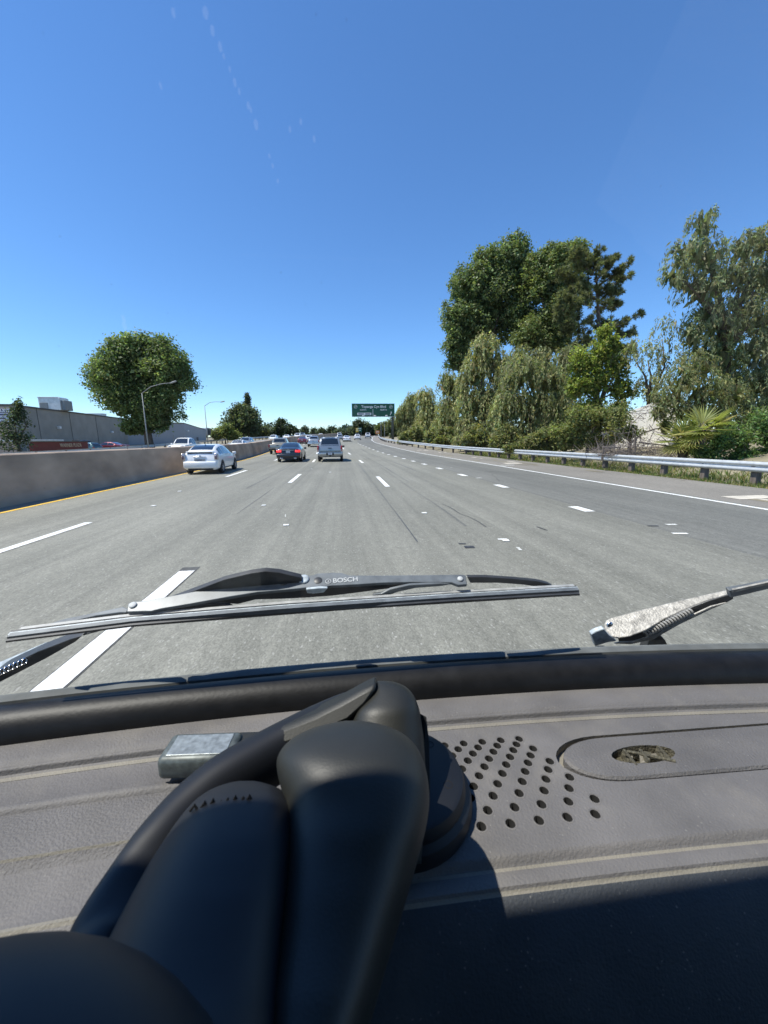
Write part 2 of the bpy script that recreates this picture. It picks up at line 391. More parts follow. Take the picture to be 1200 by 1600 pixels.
M['dash'] = dash_mat('dash_vinyl', (.146, .139, .135), .35)
M['dash_grain'] = dash_mat('grained_dash_vinyl', (.132, .126, .123), .15, 1.6)
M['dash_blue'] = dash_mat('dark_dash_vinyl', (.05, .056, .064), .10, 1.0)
M['dust'] = dash_mat('settled_dust', (.225, .208, .172), .9)
M['rubber'] = mat('seal_rubber', (.010, .010, .0105), .48, var=.35, scale=60, bump=.03, bscale=300, spec=.3)
M['lip'] = mat('seal_lip', (.13, .138, .135), .6, 0, var=.2, scale=40, spec=.15)
M['holder'] = mat('holder_plastic', (.019, .0195, .016), .5, var=.1, scale=30, bump=.05, bscale=900)
M['holder_shaded'] = mat('holder_shaded_plastic', (.0065, .0075, .010), .55, var=.15, scale=25)  # bluish near-black: shade on the holder is put into this colour
M['wiper'] = mat('wiper_paint', (.115, .13, .142), .42, .1, var=.3, scale=60)
M['wiper_black'] = mat('wiper_black', (.03, .032, .034), .45, var=.3, scale=70)
M['arm_metal'] = mat('worn_arm_steel', (.30, .29, .265), .45, .15, var=.45, scale=130, bump=.15, bscale=400)
M['arm_blue'] = mat('weathered_zinc', (.36, .41, .44), .5, .1, var=.35, scale=150)
M['blade_steel'] = mat('blade_steel', (.30, .31, .31), .5, .1, var=.25, scale=90)
M['print'] = mat('pale_print', (.42, .44, .45), .6, var=0)
M['hole'] = mat('speaker_dark', (.006, .006, .006), .9, var=0)
M['broken'] = mat('broken_plastic', (.10, .09, .06), .8, var=.4, scale=200, bump=.5, bscale=500)
M['shell'] = mat('cab_lining', (.05, .05, .052), .9, var=.2)

van = thing('van', 'cab of the van the photo is taken from, worn brown grey dash and wipers', 'van')
XS = [x/50 for x in range(-40, 41)]              # -0.8 .. 0.8
def sweep(name, prof_pts, m, x0, x1, par=van, bow=1.0, sm=45):
    xs = [x0] + [x for x in XS if x0 < x < x1] + [x1]; n = len(prof_pts); vs = []
    for x in xs:
        for yy, z in prof_pts: vs.append((x, yy+bow*cv(x), z))
    o = MB().add(vs, [(i*n+j, i*n+j+1, (i+1)*n+j+1, (i+1)*n+j) for i in range(len(xs)-1) for j in range(n-1)]).build(name, m, par)
    return auto(o, sm)
def arc(cx, cz, r, a0, a1, n=10): return [(cx+r*math.cos(R(a0+(a1-a0)*i/n)), cz+r*math.sin(R(a0+(a1-a0)*i/n))) for i in range(n+1)]
# dashboard = part, its strips are sub-parts
dash = sweep('dashboard', [(.372, Z0-.004), (.328, Z0), (.312, Z0+.001), (.3035, Z0-.0002)] + arc(.3030, Z0-.0025, .0022, 80, 180, 5) +
             [(.2998, Z0-.0045), (.2965, Z0-.0056), (.2940, Z0-.006)], M['dash'], -.8, .8)
ZF = Z0-.006                                     # level of the flat with the speaker holes
sweep('dust_line', [(.2978, Z0-.0050), (.2962, Z0-.0054), (.2946, Z0-.0056)], M['dust'], -.8, .8, dash)
# left of the holder: raised bead, grained panel, lower ledge
LX0, LX1 = -.8, -.03
sweep('dash_panel', [(.2940, ZF), (.272, ZF+.0005), (.2695, ZF+.003), (.2665, ZF+.0038), (.264, ZF+.0028), (.2625, ZF+.001)], M['dash'], LX0, LX1, dash)
sweep('grained_panel', [(.2625, ZF+.001), (.235, ZF+.0008), (.2295, ZF+.0005)], M['dash_grain'], LX0, LX1, dash)
sweep('panel_edge', [(.2295, ZF+.0005), (.2288, ZF+.0011), (.2278, ZF-.0002)], M['dust'], LX0, LX1, dash)
sweep('panel_step', [(.2278, ZF-.0002), (.2262, ZF-.0015), (.2222, ZF-.003)], M['dash_grain'], LX0, LX1, dash)
sweep('lower_ledge', [(.2222, ZF-.003), (.206, ZF-.004), (.195, ZF-.004), (.1915, ZF-.0025)], M['dash'], LX0, LX1, dash)
sweep('ledge_bead', [(.1915, ZF-.0025), (.1895, ZF-.0018), (.1880, ZF-.0030)], M['dust'], LX0, LX1, dash)
sweep('ledge_front', [(.1880, ZF-.0030), (.172, ZF-.010), (.14, ZF-.03), (.08, ZF-.09), (.05, ZF-.2)], M['dash'], LX0, LX1, dash)
# right of it: flat sheet with drilled speaker holes and the sunk pad
hx = [(695,1164.5),(724.5,1161.5),(753.5,1159),(782.5,1156.5),(811,1154.5),(685,1173.5),(716,1170.5),(747,1167.8),(777,1165),(807,1162.8),(707,1180.3),(739,1177.3),(771,1174.5),(802,1172),(833,1169.4),
      (731,1188.3),(764,1185.3),(797,1182.5),(829,1180),(722,1201),(757,1197.8),(791,1194.5),(825,1191.8),(859,1189.3),(748.5,1212),(785,1208.3),(820.5,1205.2),(856.5,1202.2),(740,1228.3),(777.5,1224.5),(816,1220.8),(853,1217.2),(890,1214),
      (770.5,1243.2),(811,1239),(850,1235),(889,1231.3),(762,1265.8),(804,1261),(846,1256.5),(888,1252),(929,1248),(797.5,1286.5),(842,1281.5),(886.5,1276.7),(930,1271.8),(752,1291),(735,1246.5)]
H2 = [on_z(px, py, ZF) for px, py in hx]
bx0, bx1, by0, by1 = -.03, .80, .1880, .2940
def seg_line(f, n): return [f(i/n) for i in range(n)]
outer = seg_line(lambda t: (bx0+(bx1-bx0)*t, by0+cv(bx0+(bx1-bx0)*t)*.6), 24) + seg_line(lambda t: (bx1, by0+cv(bx1)*.6+(by1+cv(bx1)-by0-cv(bx1)*.6)*t), 4) + \
        seg_line(lambda t: (bx1+(bx0-bx1)*t, by1+cv(bx1+(bx0-bx1)*t)), 24) + seg_line(lambda t: (bx0, by1+cv(bx0)+(by0+cv(bx0)*.6-by1-cv(bx0))*t), 4)
def stadium(x0, x1, yc, hh, n=14, drop=.012):
    L = [(x0+hh*2.0*(1-math.sin(math.pi*i/n)), yc-hh*math.cos(math.pi*i/n)) for i in range(n+1)]          # left nose, bottom to top
    Rr = [(x1, yc+hh-drop), (x1, yc-hh-drop)]
    return [(x, y - drop*max(0, (x-x0)/(x1-x0))**1.2) for x, y in L] + Rr
pad_out = stadium(.1665, .64, .2505, .0227)
loops = [[(h.x+.0034*math.cos(2*math.pi*k/12), h.y+.0034*math.sin(2*math.pi*k/12)) for k in range(12)] for h in H2] + [pad_out]
co = []; ed = []
for L in [outer] + loops:
    k = len(co); co += [Vector(p) for p in L]; ed += [(k+i, k+(i+1) % len(L)) for i in range(len(L))]
res = delaunay_2d_cdt(co, ed, [], 0, 1e-7)
def inside(p, L):
    c = False; n = len(L)
    for i in range(n):
        (x1, y1), (x2, y2) = L[i], L[(i+1) % n]
        if (y1 > p[1]) != (y2 > p[1]) and p[0] < (x2-x1)*(p[1]-y1)/(y2-y1)+x1: c = not c
    return c
fs = []
for f in res[2]:
    c = sum((res[0][i] for i in f), Vector((0, 0)))/len(f)
    if inside(c, outer) and not any(inside(c, L) for L in loops): fs.append(f)
MB().add([(v.x, v.y, ZF) for v in res[0]], fs).build('speaker_panel', M['dash'], dash)
for h in H2:                                     # each hole a little dark cup with a worn pale lip
    hb = MB().lathe([(.0040, .00012), (.0034, -.0004), (.0033, -.016), (.0001, -.016)], 12, (0, 0, 0))
    o = hb.build('speaker_hole', M['hole'], dash, True); o.location = (h.x, h.y, ZF)
for h in H2:
    o = MB().lathe([(.0045, .0001), (.0040, .00035), (.00335, -.0003)], 14).build('hole_lip', M['dash'], dash, True); o.location = (h.x, h.y, ZF)
# the sunk pad: channel wall, pad, broken oval
b = MB(); n = len(pad_out)
b.add([(x, y, ZF) for x, y in pad_out] + [(x, y, ZF-.007) for x, y in pad_out], [(i, (i+1) % n, n+(i+1) % n, n+i) for i in range(n)] + [tuple(range(n, 2*n))])
b.build('pad_channel', M['dust'], dash)
pin = stadium(.1725, .64, .2497, .0208)
oc = on_z(1005, 1180, ZF); oval = [(oc.x+.0275*math.cos(2*math.pi*k/22), oc.y+.0088*math.sin(2*math.pi*k/22)) for k in range(22)]
co = []; ed = []
pin2 = [(.40 + (x-.40)*.992, .249+(y-.249)*.93) for x, y in pin]
for L in [pin2, oval]:
    k = len(co); co += [Vector(p) for p in L]; ed += [(k+i, k+(i+1) % len(L)) for i in range(len(L))]
res = delaunay_2d_cdt(co, ed, [], 0, 1e-7)
fs = [f for f in res[2] if inside(sum((res[0][i] for i in f), Vector((0, 0)))/len(f), pin2) and not inside(sum((res[0][i] for i in f), Vector((0, 0)))/len(f), oval)]
b = MB().add([(v.x, v.y, ZF+.0012) for v in res[0]], fs)
n = len(pin)
b.add([(x, y, ZF+.0012) for x, y in pin2] + [(x, y, ZF-.0004) for x, y in pin] + [(x, y, ZF-.007) for x, y in pin], [(i, (i+1) % n, n+(i+1) % n, n+i) for i in range(n)] + [(n+i, n+(i+1) % n, 2*n+(i+1) % n, 2*n+i) for i in range(n)])
b.build('vent_pad', M['dash_grain'], dash)
n = len(oval); cup = MB().add([(x, y, ZF+.0012) for x, y in oval] + [(oc.x+(x-oc.x)*.95, oc.y+(y-oc.y)*.92, ZF-.006) for x, y in oval], [(i, (i+1) % n, n+(i+1) % n, n+i) for i in range(n)] + [tuple(range(n, 2*n))])
cup.build('broken_vent', M['broken'], dash)
for k, (a, l_, ang) in enumerate([(-.013, .016, 1.5), (-.001, .012, 1.4), (.018, .015, 1.5), (.004, .034, -.42)]):
    sb = MB().box((-l_/2, -.0011, -.006), (l_/2, .0011, .0015+.001*(k % 2)), .0004)
    o = sb.build('broken_rib', M['broken'], dash); o.location = (oc.x+a, oc.y-.0015+.001*k*(-1)**k*.5, ZF); o.rotation_euler = (.2, 0, ang)
for k in range(7):
    sb = MB().add([(-.004, -.002, 0), (.003, -.003, .001), (.005, .002, -.001), (-.002, .003, .001)], [(0, 1, 2, 3)])
    o = sb.build('broken_chip', M['dust'] if k % 2 else M['broken'], dash); o.location = (oc.x-.018+.0055*k, oc.y+random.uniform(-.005, .004), ZF-.003+random.uniform(0, .003)); o.rotation_euler = (random.uniform(-.5, .5), random.uniform(-.5, .5), k)
# front roll of the dash on the right
RX0, RX1 = -.03, .80
def sweepR(nm, pr, mm, par=dash, sm=45): return sweep(nm, pr, mm, RX0, RX1, par, .6, sm)
sweepR('front_groove', [(.1880, ZF), (.1862, ZF-.0004), (.1845, ZF-.003), (.1832, ZF-.0040)], M['dash'])
sweepR('groove_dust', [(.1832, ZF-.0040), (.1822, ZF-.0043), (.1814, ZF-.0042)], M['dust'])
sweepR('front_lip', [(.1814, ZF-.0042), (.178, ZF-.0034), (.1735, ZF-.0040), (.1725, ZF-.0055)], M['dash'])
sweepR('lip_dust', [(.1725, ZF-.0055), (.1717, ZF-.0064), (.1707, ZF-.0068)], M['dust'])
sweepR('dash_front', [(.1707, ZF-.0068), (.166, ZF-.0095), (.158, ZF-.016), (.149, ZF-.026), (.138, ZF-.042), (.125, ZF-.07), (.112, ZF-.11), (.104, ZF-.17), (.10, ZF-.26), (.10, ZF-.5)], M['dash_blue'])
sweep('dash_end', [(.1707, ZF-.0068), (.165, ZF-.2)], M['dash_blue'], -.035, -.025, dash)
# windscreen seal
seal = sweep('windscreen_seal', arc(.350, Z0+.001, .0205, 205, 40, 16) + [(.3665, Z0+.0135), (.3675, Z0+.010)], M['rubber'], -.8, .8)
sweep('seal_lip', [(.3672, Z0+.0125), (.3680, Z0+.0165), (.3745, Z0+.0185), (.3790, Z0+.0170), (.3800, Z0+.006)], M['lip'], -.8, .8, seal)
# windscreen
gm, gn, gl, gb = new_mat('windscreen_glass'); gn.remove(gb)
tr = gn.new('ShaderNodeBsdfTransparent'); tr.inputs[0].default_value = (.965, .98, .975, 1)
gs = gn.new('ShaderNodeBsdfGlossy'); gs.inputs['Roughness'].default_value = .01
lw = gn.new('ShaderNodeLayerWeight'); lw.inputs['Blend'].default_value = .5                 # Schlick reflection of a thin pane
pw = gn.new('ShaderNodeMath'); pw.operation = 'POWER'; pw.inputs[1].default_value = 5.0; gl.new(lw.outputs['Facing'], pw.inputs[0])
fz = gn.new('ShaderNodeMath'); fz.operation = 'MULTIPLY_ADD'; fz.inputs[1].default_value = .8; fz.inputs[2].default_value = .026; gl.new(pw.outputs[0], fz.inputs[0])
mx = gn.new('ShaderNodeMixShader'); gl.new(fz.outputs[0], mx.inputs[0]); gl.new(tr.outputs[0], mx.inputs[1]); gl.new(gs.outputs[0], mx.inputs[2])
dd = gn.new('ShaderNodeBsdfDiffuse'); dd.inputs[0].default_value = (.75, .75, .72, 1)
tcg = gn.new('ShaderNodeTexCoord'); v = gn.new('ShaderNodeTexVoronoi'); v.inputs['Scale'].default_value = 70; v.inputs['Randomness'].default_value = 1
gl.new(tcg.outputs['Object'], v.inputs['Vector'])
rr = gn.new('ShaderNodeValToRGB'); rr.color_ramp.elements[0].position = .012; rr.color_ramp.elements[0].color = (.12, .12, .12, 1); rr.color_ramp.elements[1].position = .055; rr.color_ramp.elements[1].color = (0, 0, 0, 1)
gl.new(v.outputs['Distance'], rr.inputs[0])
nz = gn.new('ShaderNodeTexNoise'); nz.inputs['Scale'].default_value = 7; nz.inputs['Detail'].default_value = 5; gl.new(tcg.outputs['Object'], nz.inputs['Vector'])
r4 = gn.new('ShaderNodeValToRGB'); r4.color_ramp.elements[0].position = .45; r4.color_ramp.elements[0].color = (.008, .008, .008, 1); r4.color_ramp.elements[1].position = .75; r4.color_ramp.elements[1].color = (.03, .03, .03, 1)
gl.new(nz.outputs['Fac'], r4.inputs[0])
ad = gn.new('ShaderNodeMath'); ad.operation = 'ADD'; gl.new(rr.outputs[0], ad.inputs[0]); gl.new(r4.outputs[0], ad.inputs[1])
mx2 = gn.new('ShaderNodeMixShader'); gl.new(ad.outputs[0], mx2.inputs[0]); gl.new(mx.outputs[0], mx2.inputs[1]); gl.new(dd.outputs[0], mx2.inputs[2])
gl.new(mx2.outputs[0], gn['Material Output'].inputs[0]); M['glass'] = gm
TOPZ = 2.040
vs = []; zs = [1.415+(TOPZ+.02-1.415)*i/8 for i in range(9)]
for x in XS:
    for z in zs: vs.append((x, glass_y(x, z), z))
MB().add(vs, [(i*9+j, i*9+j+1, (i+1)*9+j+1, (i+1)*9+j) for i in range(len(XS)-1) for j in range(8)]).build('windscreen', gm, van, True)
# a few dried splash spots running down the glass
M['spot'] = mat('dried_splash', (.62, .64, .66), .9, var=0)
spm, sn, sl2, sb_ = new_mat('splash_film'); mxs = sn.new('ShaderNodeMixShader'); mxs.inputs[0].default_value = .07
trs = sn.new('ShaderNodeBsdfTransparent'); sb_.inputs['Base Color'].default_value = (.9, .92, .95, 1); sb_.inputs['Roughness'].default_value = 1
sl2.new(trs.outputs[0], mxs.inputs[1]); tl_ = sn.new('ShaderNodeBsdfTranslucent'); tl_.inputs[0].default_value = (.95, .97, 1, 1); sl2.new(tl_.outputs[0], mxs.inputs[2]); sl2.new(mxs.outputs[0], sn['Material Output'].inputs[0])
for px, py, rr_ in [(321,20,4),(332,48,3.5),(344,73,3.5),(350,88,2),(359,108,2),(367,129,3),(374,143,2.5),(388,165,3),(392,172,2),(400,195,4),(421,244,2),(426,259,2),(434,283,2),(470,190,2.5),(453,202,2.5),(491,217,2.5),(271,20,3),(251,134,2.5),(195,510,5),(193,498,4)]:
    p = on_glass(px, py, .0006); r_ = rr_*.18/600
    pts = [p + Vector((r_*math.cos(a)*random.uniform(.7, 1.1), -SL*r_*1.5*math.sin(a), r_*1.5*math.sin(a))) for a in [2*math.pi*k/9 for k in range(9)]]
    MB().add(pts, [tuple(range(9))]).build('dried_splash', spm, van)

# ---- wipers (each a part; its pieces are sub-parts)
def outline(poly, off): return [on_glass(px, py, off) for px, py in poly]
w1 = bpy.data.objects.new('wiper', None); COL.objects.link(w1); w1.parent = van; w1['label'] = 'dark framed wiper blade resting across the windscreen'
def slab(name, poly, off, th, m, par, bev=.0006, tilt=None):
    pts = outline(poly, off); d_ = GN
    if tilt:                                     # pressed plates whose broad face looks up, not along the glass
        i0 = min(range(len(poly)), key=lambda i: poly[i][0]); i1 = max(range(len(poly)), key=lambda i: poly[i][0])
        L_ = (pts[i1]-pts[i0]).normalized(); n_ = Vector(tilt); n_ = (n_-L_*n_.dot(L_)).normalized(); c_ = sum(pts, Vector())/len(pts)
        global PLATE_N, PLATE_C, PLATE_L
        PLATE_N, PLATE_C, PLATE_L = n_, c_, L_
        o_ = Vector((0, 0, EYE)); pts = [o_ + Vector(ray(*p))*((c_-o_).dot(n_)/Vector(ray(*p)).dot(n_)) for p in poly]; d_ = -n_
    return auto(MB().plate(pts, d_*th).build(name, m, par, bevel=bev), 40)
TUP = (-.25, -.5, .83)
slab('wiper_arm', [(-60,1078),(0,1046),(60,1018),(110,999),(128,994),(118,1003),(70,1030),(0,1066),(-60,1096)], .030, .010, M['wiper_black'], w1)
slab('arm_edge', [(-60,1066),(0,1034),(70,1004),(105,995),(116,996),(60,1016),(0,1045),(-60,1077)], .036, .004, M['arm_blue'], w1, tilt=TUP)
for k in range(7):
    p = on_glass(-4+k*7, 1052-k*3.2, .027)
    MB().lathe([(.0028, -.0006), (.0034, 0), (.0028, .0006)], 10, axis='X').build('spring_coil', M['chrome'], w1, True).location = p
slab('arm_tip', [(128,994),(200,962),(318,918),(350,906),(392,896),(415,893),(436,895),(470,903),(474,914),(430,917),(400,919),(360,925),(322,934),(210,972)], .034, .006, M['wiper_black'], w1)
slab('bridge', [(198,956),(200,943),(208,940),(225,939),(320,921),(360,913),(396,907),(420,901),(441,899),(470,898.5),(488,899),(496,896),(520,894.5),(534,895),(546,899),(600,899),(660,898.5),(722,897.5),(728,899),(730,913),(716,914),(706,910),(640,909.5),(596,910.5),(560,913),(520,915),(480,918),(440,922),(404,925),(360,932),(300,943),(252,951),(236,955),(226,955)], .030, .004, M['wiper'], w1, tilt=TUP)
BN, BC, BL = PLATE_N, PLATE_C, PLATE_L          # face of the bridge
def on_bridge(px, py, h=.0003):
    o_ = Vector((0, 0, EYE)); r_ = Vector(ray(px, py)); return o_ + r_*((BC-o_).dot(BN)/r_.dot(BN)) + BN*h
slab('bridge_web', [(300,945),(404,927),(480,920),(560,915),(640,911.5),(690,911),(640,916),(598,921),(560,926),(520,931),(480,934),(440,936),(400,937),(372,944),(330,942)], .030, .002, M['wiper_black'], w1)
slab('claw', [(38,990),(52,982),(100,967),(150,957),(192,948),(200,951),(197,957),(186,957),(150,962),(108,972),(62,988),(58,993),(40,994)], .024, .004, M['wiper'], w1, tilt=TUP)
slab('claw', [(730,902),(760,902),(800,904.5),(838,908),(856,912),(864,916),(862,920),(850,919),(820,914),(780,911),(735,911)], .023, .004, M['wiper_black'], w1)
slab('claw', [(232,957),(280,948),(330,944),(358,946),(367,950),(363,953),(350,950.5),(310,953),(270,957),(236,961)], .021, .003, M['wiper_black'], w1)
slab('claw', [(582,933),(584,929),(596,928),(610,921),(640,914.5),(690,912),(706,913),(690,916),(650,919),(622,925),(606,931),(594,934)], .021, .003, M['wiper'], w1)
slab('clip', [(478,921),(500,919),(512,919.5),(506,926),(490,928),(480,927)], .0225, .003, M['arm_blue'], w1)
for (a, b_, c_) in [((444, 909), 5.5, 'wiper_black'), ((474.5, 905.5), 7.5, 'arm_blue'), ((497, 907), 5, 'wiper_black'), ((208, 946), 4.6, 'chrome'), ((719, 905), 4, 'chrome')]:
    p = on_bridge(a[0], a[1]); r_ = b_*.44/600
    o = MB().lathe([(r_, 0), (r_, .0008), (r_*.7, .0013), (.00001, .0015)] if c_ != 'wiper_black' else [(r_*1.15, -.0001), (r_, .0002), (.00001, .0002)], 16).build('rivet' if c_ == 'chrome' else 'pivot_hole', M[c_] if c_ != 'chrome' else M['print'], w1, True)
    o.location = p; o.rotation_euler = BN.to_track_quat('Z', 'Y').to_euler()
def ribbon(name, line, off, th, hpx, m):
    up = [(x, yy-hpx/2) for x, yy in line]; dn = [(x, yy+hpx/2) for x, yy in reversed(line)]
    return slab(name, up+dn, off, th, m, w1, 0)
def blade_line(dy0, dy1, x0=12, x1=903):
    return [(x, float(np.interp(x, [0, 205, 450, 700, 905], [990, 965, 945.5, 929.5, 918.5])) + dy0+(dy1-dy0)*(x/900)) for x in np.linspace(x0, x1, 24)]
ribbon('blade_spine', blade_line(-1, -1.5, 30, 898), .016, .003, 3.2, M['blade_steel'])
ribbon('blade_spine', blade_line(2.2, .8, 14, 902), .014, .003, 2.6, M['wiper_black'])
ribbon('blade_rubber', blade_line(5.0, 2.6, 12, 904), .011, .003, 2.6, M['arm_blue'])
ribbon('blade_rubber', blade_line(9.5, 6.6, 11, 905), .006, .004, 6.2, M['wiper'])
ribbon('blade_lip', blade_line(14, 10.6, 9, 906), .002, .002, 2.8, M['wiper_black'])
# the maker's lettering on the bridge
pa, pb = on_bridge(508, 909), on_bridge(549, 906); dx = (pb-pa)
xa = dx.normalized(); za = BN; za = (za - xa*za.dot(xa)).normalized(); ya = za.cross(xa)
rotm = Matrix((xa, ya, za)).transposed()
t_ = text('lettering', 'BOSCH', .0078, M['print'], w1, pa + xa*.0075, rotm.to_euler(), ext=.0002, offset=.0001)
o = MB().lathe([(.0030, 0), (.0030, .0002), (.0024, .0002), (.0024, 0)], 18).build('emblem', M['print'], w1, True); o.location = pa+xa*.0032; o.rotation_euler = rotm.to_euler()
o = MB().box((-.0003, -.0014, 0), (.0003, .0014, .0002)).build('emblem_bar', M['print'], w1); o.location = pa+xa*.0032; o.rotation_euler = rotm.to_euler()
# right wiper arm
w2 = bpy.data.objects.new('wiper', None); COL.objects.link(w2); w2.parent = van; w2['label'] = 'bare worn steel wiper arm with a coil spring'
slab('arm_plate', [(944,976),(947,969),(954,965.5),(1000,953),(1060,938.5),(1110,927),(1138,921),(1148,921),(1150,926),(1140,932),(1112,936),(1085,946),(1040,966),(1008,985),(984,994),(966,997),(952,993),(946,985)], .050, .0022, M['arm_metal'], w2, .0009, tilt=TUP)
slab('arm_channel', [(966,997),(984,995),(1008,986),(1040,968),(1085,948),(1112,938),(1146,928),(1146,936),(1135,942),(1112,948),(1060,972),(1020,993),(990,1003),(968,1004)], .042, .002, M['wiper_black'], w2)
slab('arm_flange', [(968,1004),(990,1003),(1020,993),(1060,972),(1112,948),(1136,942),(1110,953),(1060,977),(1020,1000),(985,1007),(960,1006)], .036, .002, M['arm_metal'], w2)
slab('arm_rod', [(1140,923),(1170,918),(1200,911.5),(1300,890),(1300,903),(1200,920.5),(1165,929),(1142,934)], .036, .006, M['wiper'], w2)
slab('rod_edge', [(1145,922),(1170,916.5),(1200,910),(1300,888),(1300,892),(1200,914),(1170,920),(1146,926)], .033, .002, M['arm_metal'], w2, 0)
for k in range(17):
    px = 1009 + k*4.35; py = 990.5 - k*2.22; p = on_glass(px, py, .037)
    o = MB().lathe([(.0022, -.0011), (.0040, -.0004), (.0040, .0004), (.0022, .0011)], 12, axis='X').build('spring_coil', M['arm_metal'], w2, True); o.location = p; o.rotation_euler = (0, -.42, .1)
sp_ = [on_glass(1007, 992, .038), on_glass(1082, 953, .038)]
MB().tube(sp_, .0024, 8).build('spring_core', M['wiper_black'], w2, True)
p = on_glass(1089, 952, .036); MB().lathe([(.0055, 0), (.0055, -.002), (.0035, -.002), (.0035, 0)], 16).build('spring_hook', M['arm_metal'], w2, True)
w2.children[-1].location = p; w2.children[-1].rotation_euler = GN.to_track_quat('Z', 'Y').to_euler()
p = on_glass(952, 975.5, .040); o = MB().lathe([(.0042, 0), (.0042, -.0012), (.003, -.0026), (.0001, -.003)], 16).build('rivet', M['chrome'], w2, True); o.location = p; o.rotation_euler = GN.to_track_quat('Z', 'Y').to_euler()
slab('arm_head', [(944,983),(938,985),(930,988),(924,992),(930,1010),(950,1004),(964,1002),(952,993)], .033, .006, M['arm_blue'], w2, .001)
pk = on_glass(923, 1000, .036)
auto(MB().lathe([(.0001, .017), (.010, .017), (.0125, .0145), (.0125, .009), (.0115, .004), (.0135, -.006), (.0135, -.03)], 20).build('pivot_cap', M['arm_blue'], w2), 30)
w2.children[-1].location = pk; w2.children[-1].rotation_euler = (R(-28), R(-12), 0)
pk2 = on_glass(937, 1010, .033)
auto(MB().lathe([(.0001, .006), (.009, .006), (.011, .004), (.0115, -.02)], 20).build('pivot_nut', M['arm_blue'], w2), 30)
w2.children[-1].location = pk2; w2.children[-1].rotation_euler = (R(-40), R(10), 0)
slab('washer_nozzle', [(1004,1030),(1014,1003),(1023,991),(1029,990),(1040,1001),(1052,1030)], .045, .012, M['wiper_black'], w2)

# ---- van shell round the cab, so that the light comes in where it should
def shell(nm, lo, hi, bev=.01): return MB().box(lo, hi, bev).build(nm, M['shell'], van)
HX = .86
MB().plate([(-HX, glass_y(0, TOPZ)+.02, TOPZ), (HX, glass_y(0, TOPZ)+.02, TOPZ), (HX, -2.6, TOPZ+.06), (-HX, -2.6, TOPZ+.06)], (0, 0, .05)).build('roof', M['shell'], van)
sweep('windscreen_header', [(.374-(TOPZ-.035-1.42)*SL-.004, TOPZ-.03), (.374-(TOPZ-1.42)*SL+.004, TOPZ-.03), (.374-(TOPZ-1.42)*SL+.012, TOPZ+.03), (.374-(TOPZ-1.42)*SL-.10, TOPZ+.02), (.374-(TOPZ-.035-1.42)*SL-.004, TOPZ-.03)], M['shell'], -.8, .8, bow=.4)
for s in (-1, 1):
    shell('door_panel', (s*HX-.03, -1.2, .5), (s*HX+.03, .40, 1.34))
    shell('side_panel', (s*HX-.03, -2.6, .5), (s*HX+.03, -1.2, TOPZ+.03))
    MB().tube([(s*.82, .31, 1.36), (s*.82, glass_y(.82, TOPZ), TOPZ+.02)], .035, 8).build('pillar', M['shell'], van)
    shell('roof_rail', (s*HX-.03, -1.2, TOPZ-.06), (s*HX+.03, .22, TOPZ+.04))
shell('rear_panel', (-HX, -2.66, .5), (HX, -2.60, TOPZ+.06))
shell('floor_panel', (-HX, -2.6, .44), (HX, .30, .50))
shell('nose_panel', (-HX, .26, .4), (HX, .33, 1.36))
for s in (-.42, .42): 
    shell('seat_back', (s-.24, -.62, .8), (s+.24, -.48, 1.5), .05); shell('seat_cushion', (s-.24, -.6, .72), (s+.24, -.05, .9), .05)

# ------------------------------------------------------------------ the dark holder standing on the dash
def lobe(name, spine, m, par, flat=.6, n=26, capn=7):
    """spine: (px, py, depth, half width px). An oval-section limb whose ends are rounded"""
    P = [far(a, b_, d) for a, b_, d, w in spine]; W = [w*d/600 for a, b_, d, w in spine]
    # finer spine
    t = np.arange(len(P)); tt = np.linspace(0, len(P)-1, (len(P)-1)*5+1)
    def sm(vals):
        v_ = np.interp(tt, t, vals)
        for _ in range(3): v_[1:-1] = (v_[:-2]+2*v_[1:-1]+v_[2:])/4
        return v_
    X = np.stack([sm([p[k] for p in P]) for k in range(3)], 1); WW = sm(W)
    rings = []
    d0 = Vector(X[0]-X[1]).normalized(); d1 = Vector(X[-1]-X[-2]).normalized()
    for i in range(capn): a = math.pi/2*(i+.35)/(capn+.35); rings.append((Vector(X[0])+d0*WW[0]*.72*math.cos(a), WW[0]*math.sin(a)))
    rings += [(Vector(X[i]), WW[i]) for i in range(len(X))]
    for i in reversed(range(capn)): a = math.pi/2*(i+.35)/(capn+.35); rings.append((Vector(X[-1])+d1*WW[-1]*.72*math.cos(a), WW[-1]*math.sin(a)))
    b = MB(); vs = []
    view = Vector(CM @ np.array([0, 0, 1.0]))
    for i, (c, w) in enumerate(rings):
        d = (rings[min(i+1, len(rings)-1)][0]-rings[max(i-1, 0)][0]).normalized()
        side = d.cross(view).normalized(); nrm = side.cross(d).normalized()
        for j in range(n):
            a = 2*math.pi*j/n; ca, sa = math.cos(a), math.sin(a)
            e = .8
            vs.append(c + side*w*math.copysign(abs(ca)**e, ca) + nrm*w*flat*math.copysign(abs(sa)**e, sa))
    k = len(rings); fs = [(i*n+j, i*n+(j+1) % n, (i+1)*n+(j+1) % n, (i+1)*n+j) for i in range(k-1) for j in range(n)]
    fs += [tuple(reversed(range(n))), tuple((k-1)*n+j for j in range(n))]
    return b.add(vs, fs).build(name, m, par, True)
hold = thing('phone_holder', 'black curved plastic holder standing on a round base on the dash', 'holder')
lobe('rear_arm', [(576,1090,.290,17),(540,1112,.284,28),(490,1142,.273,35),(430,1178,.257,40),(352,1226,.235,46),(296,1276,.217,48),(243,1338,.197,49),(198,1404,.18,50),(156,1474,.164,52),(108,1570,.145,54),(78,1660,.132,54)], M['holder_shaded'], hold, .8)
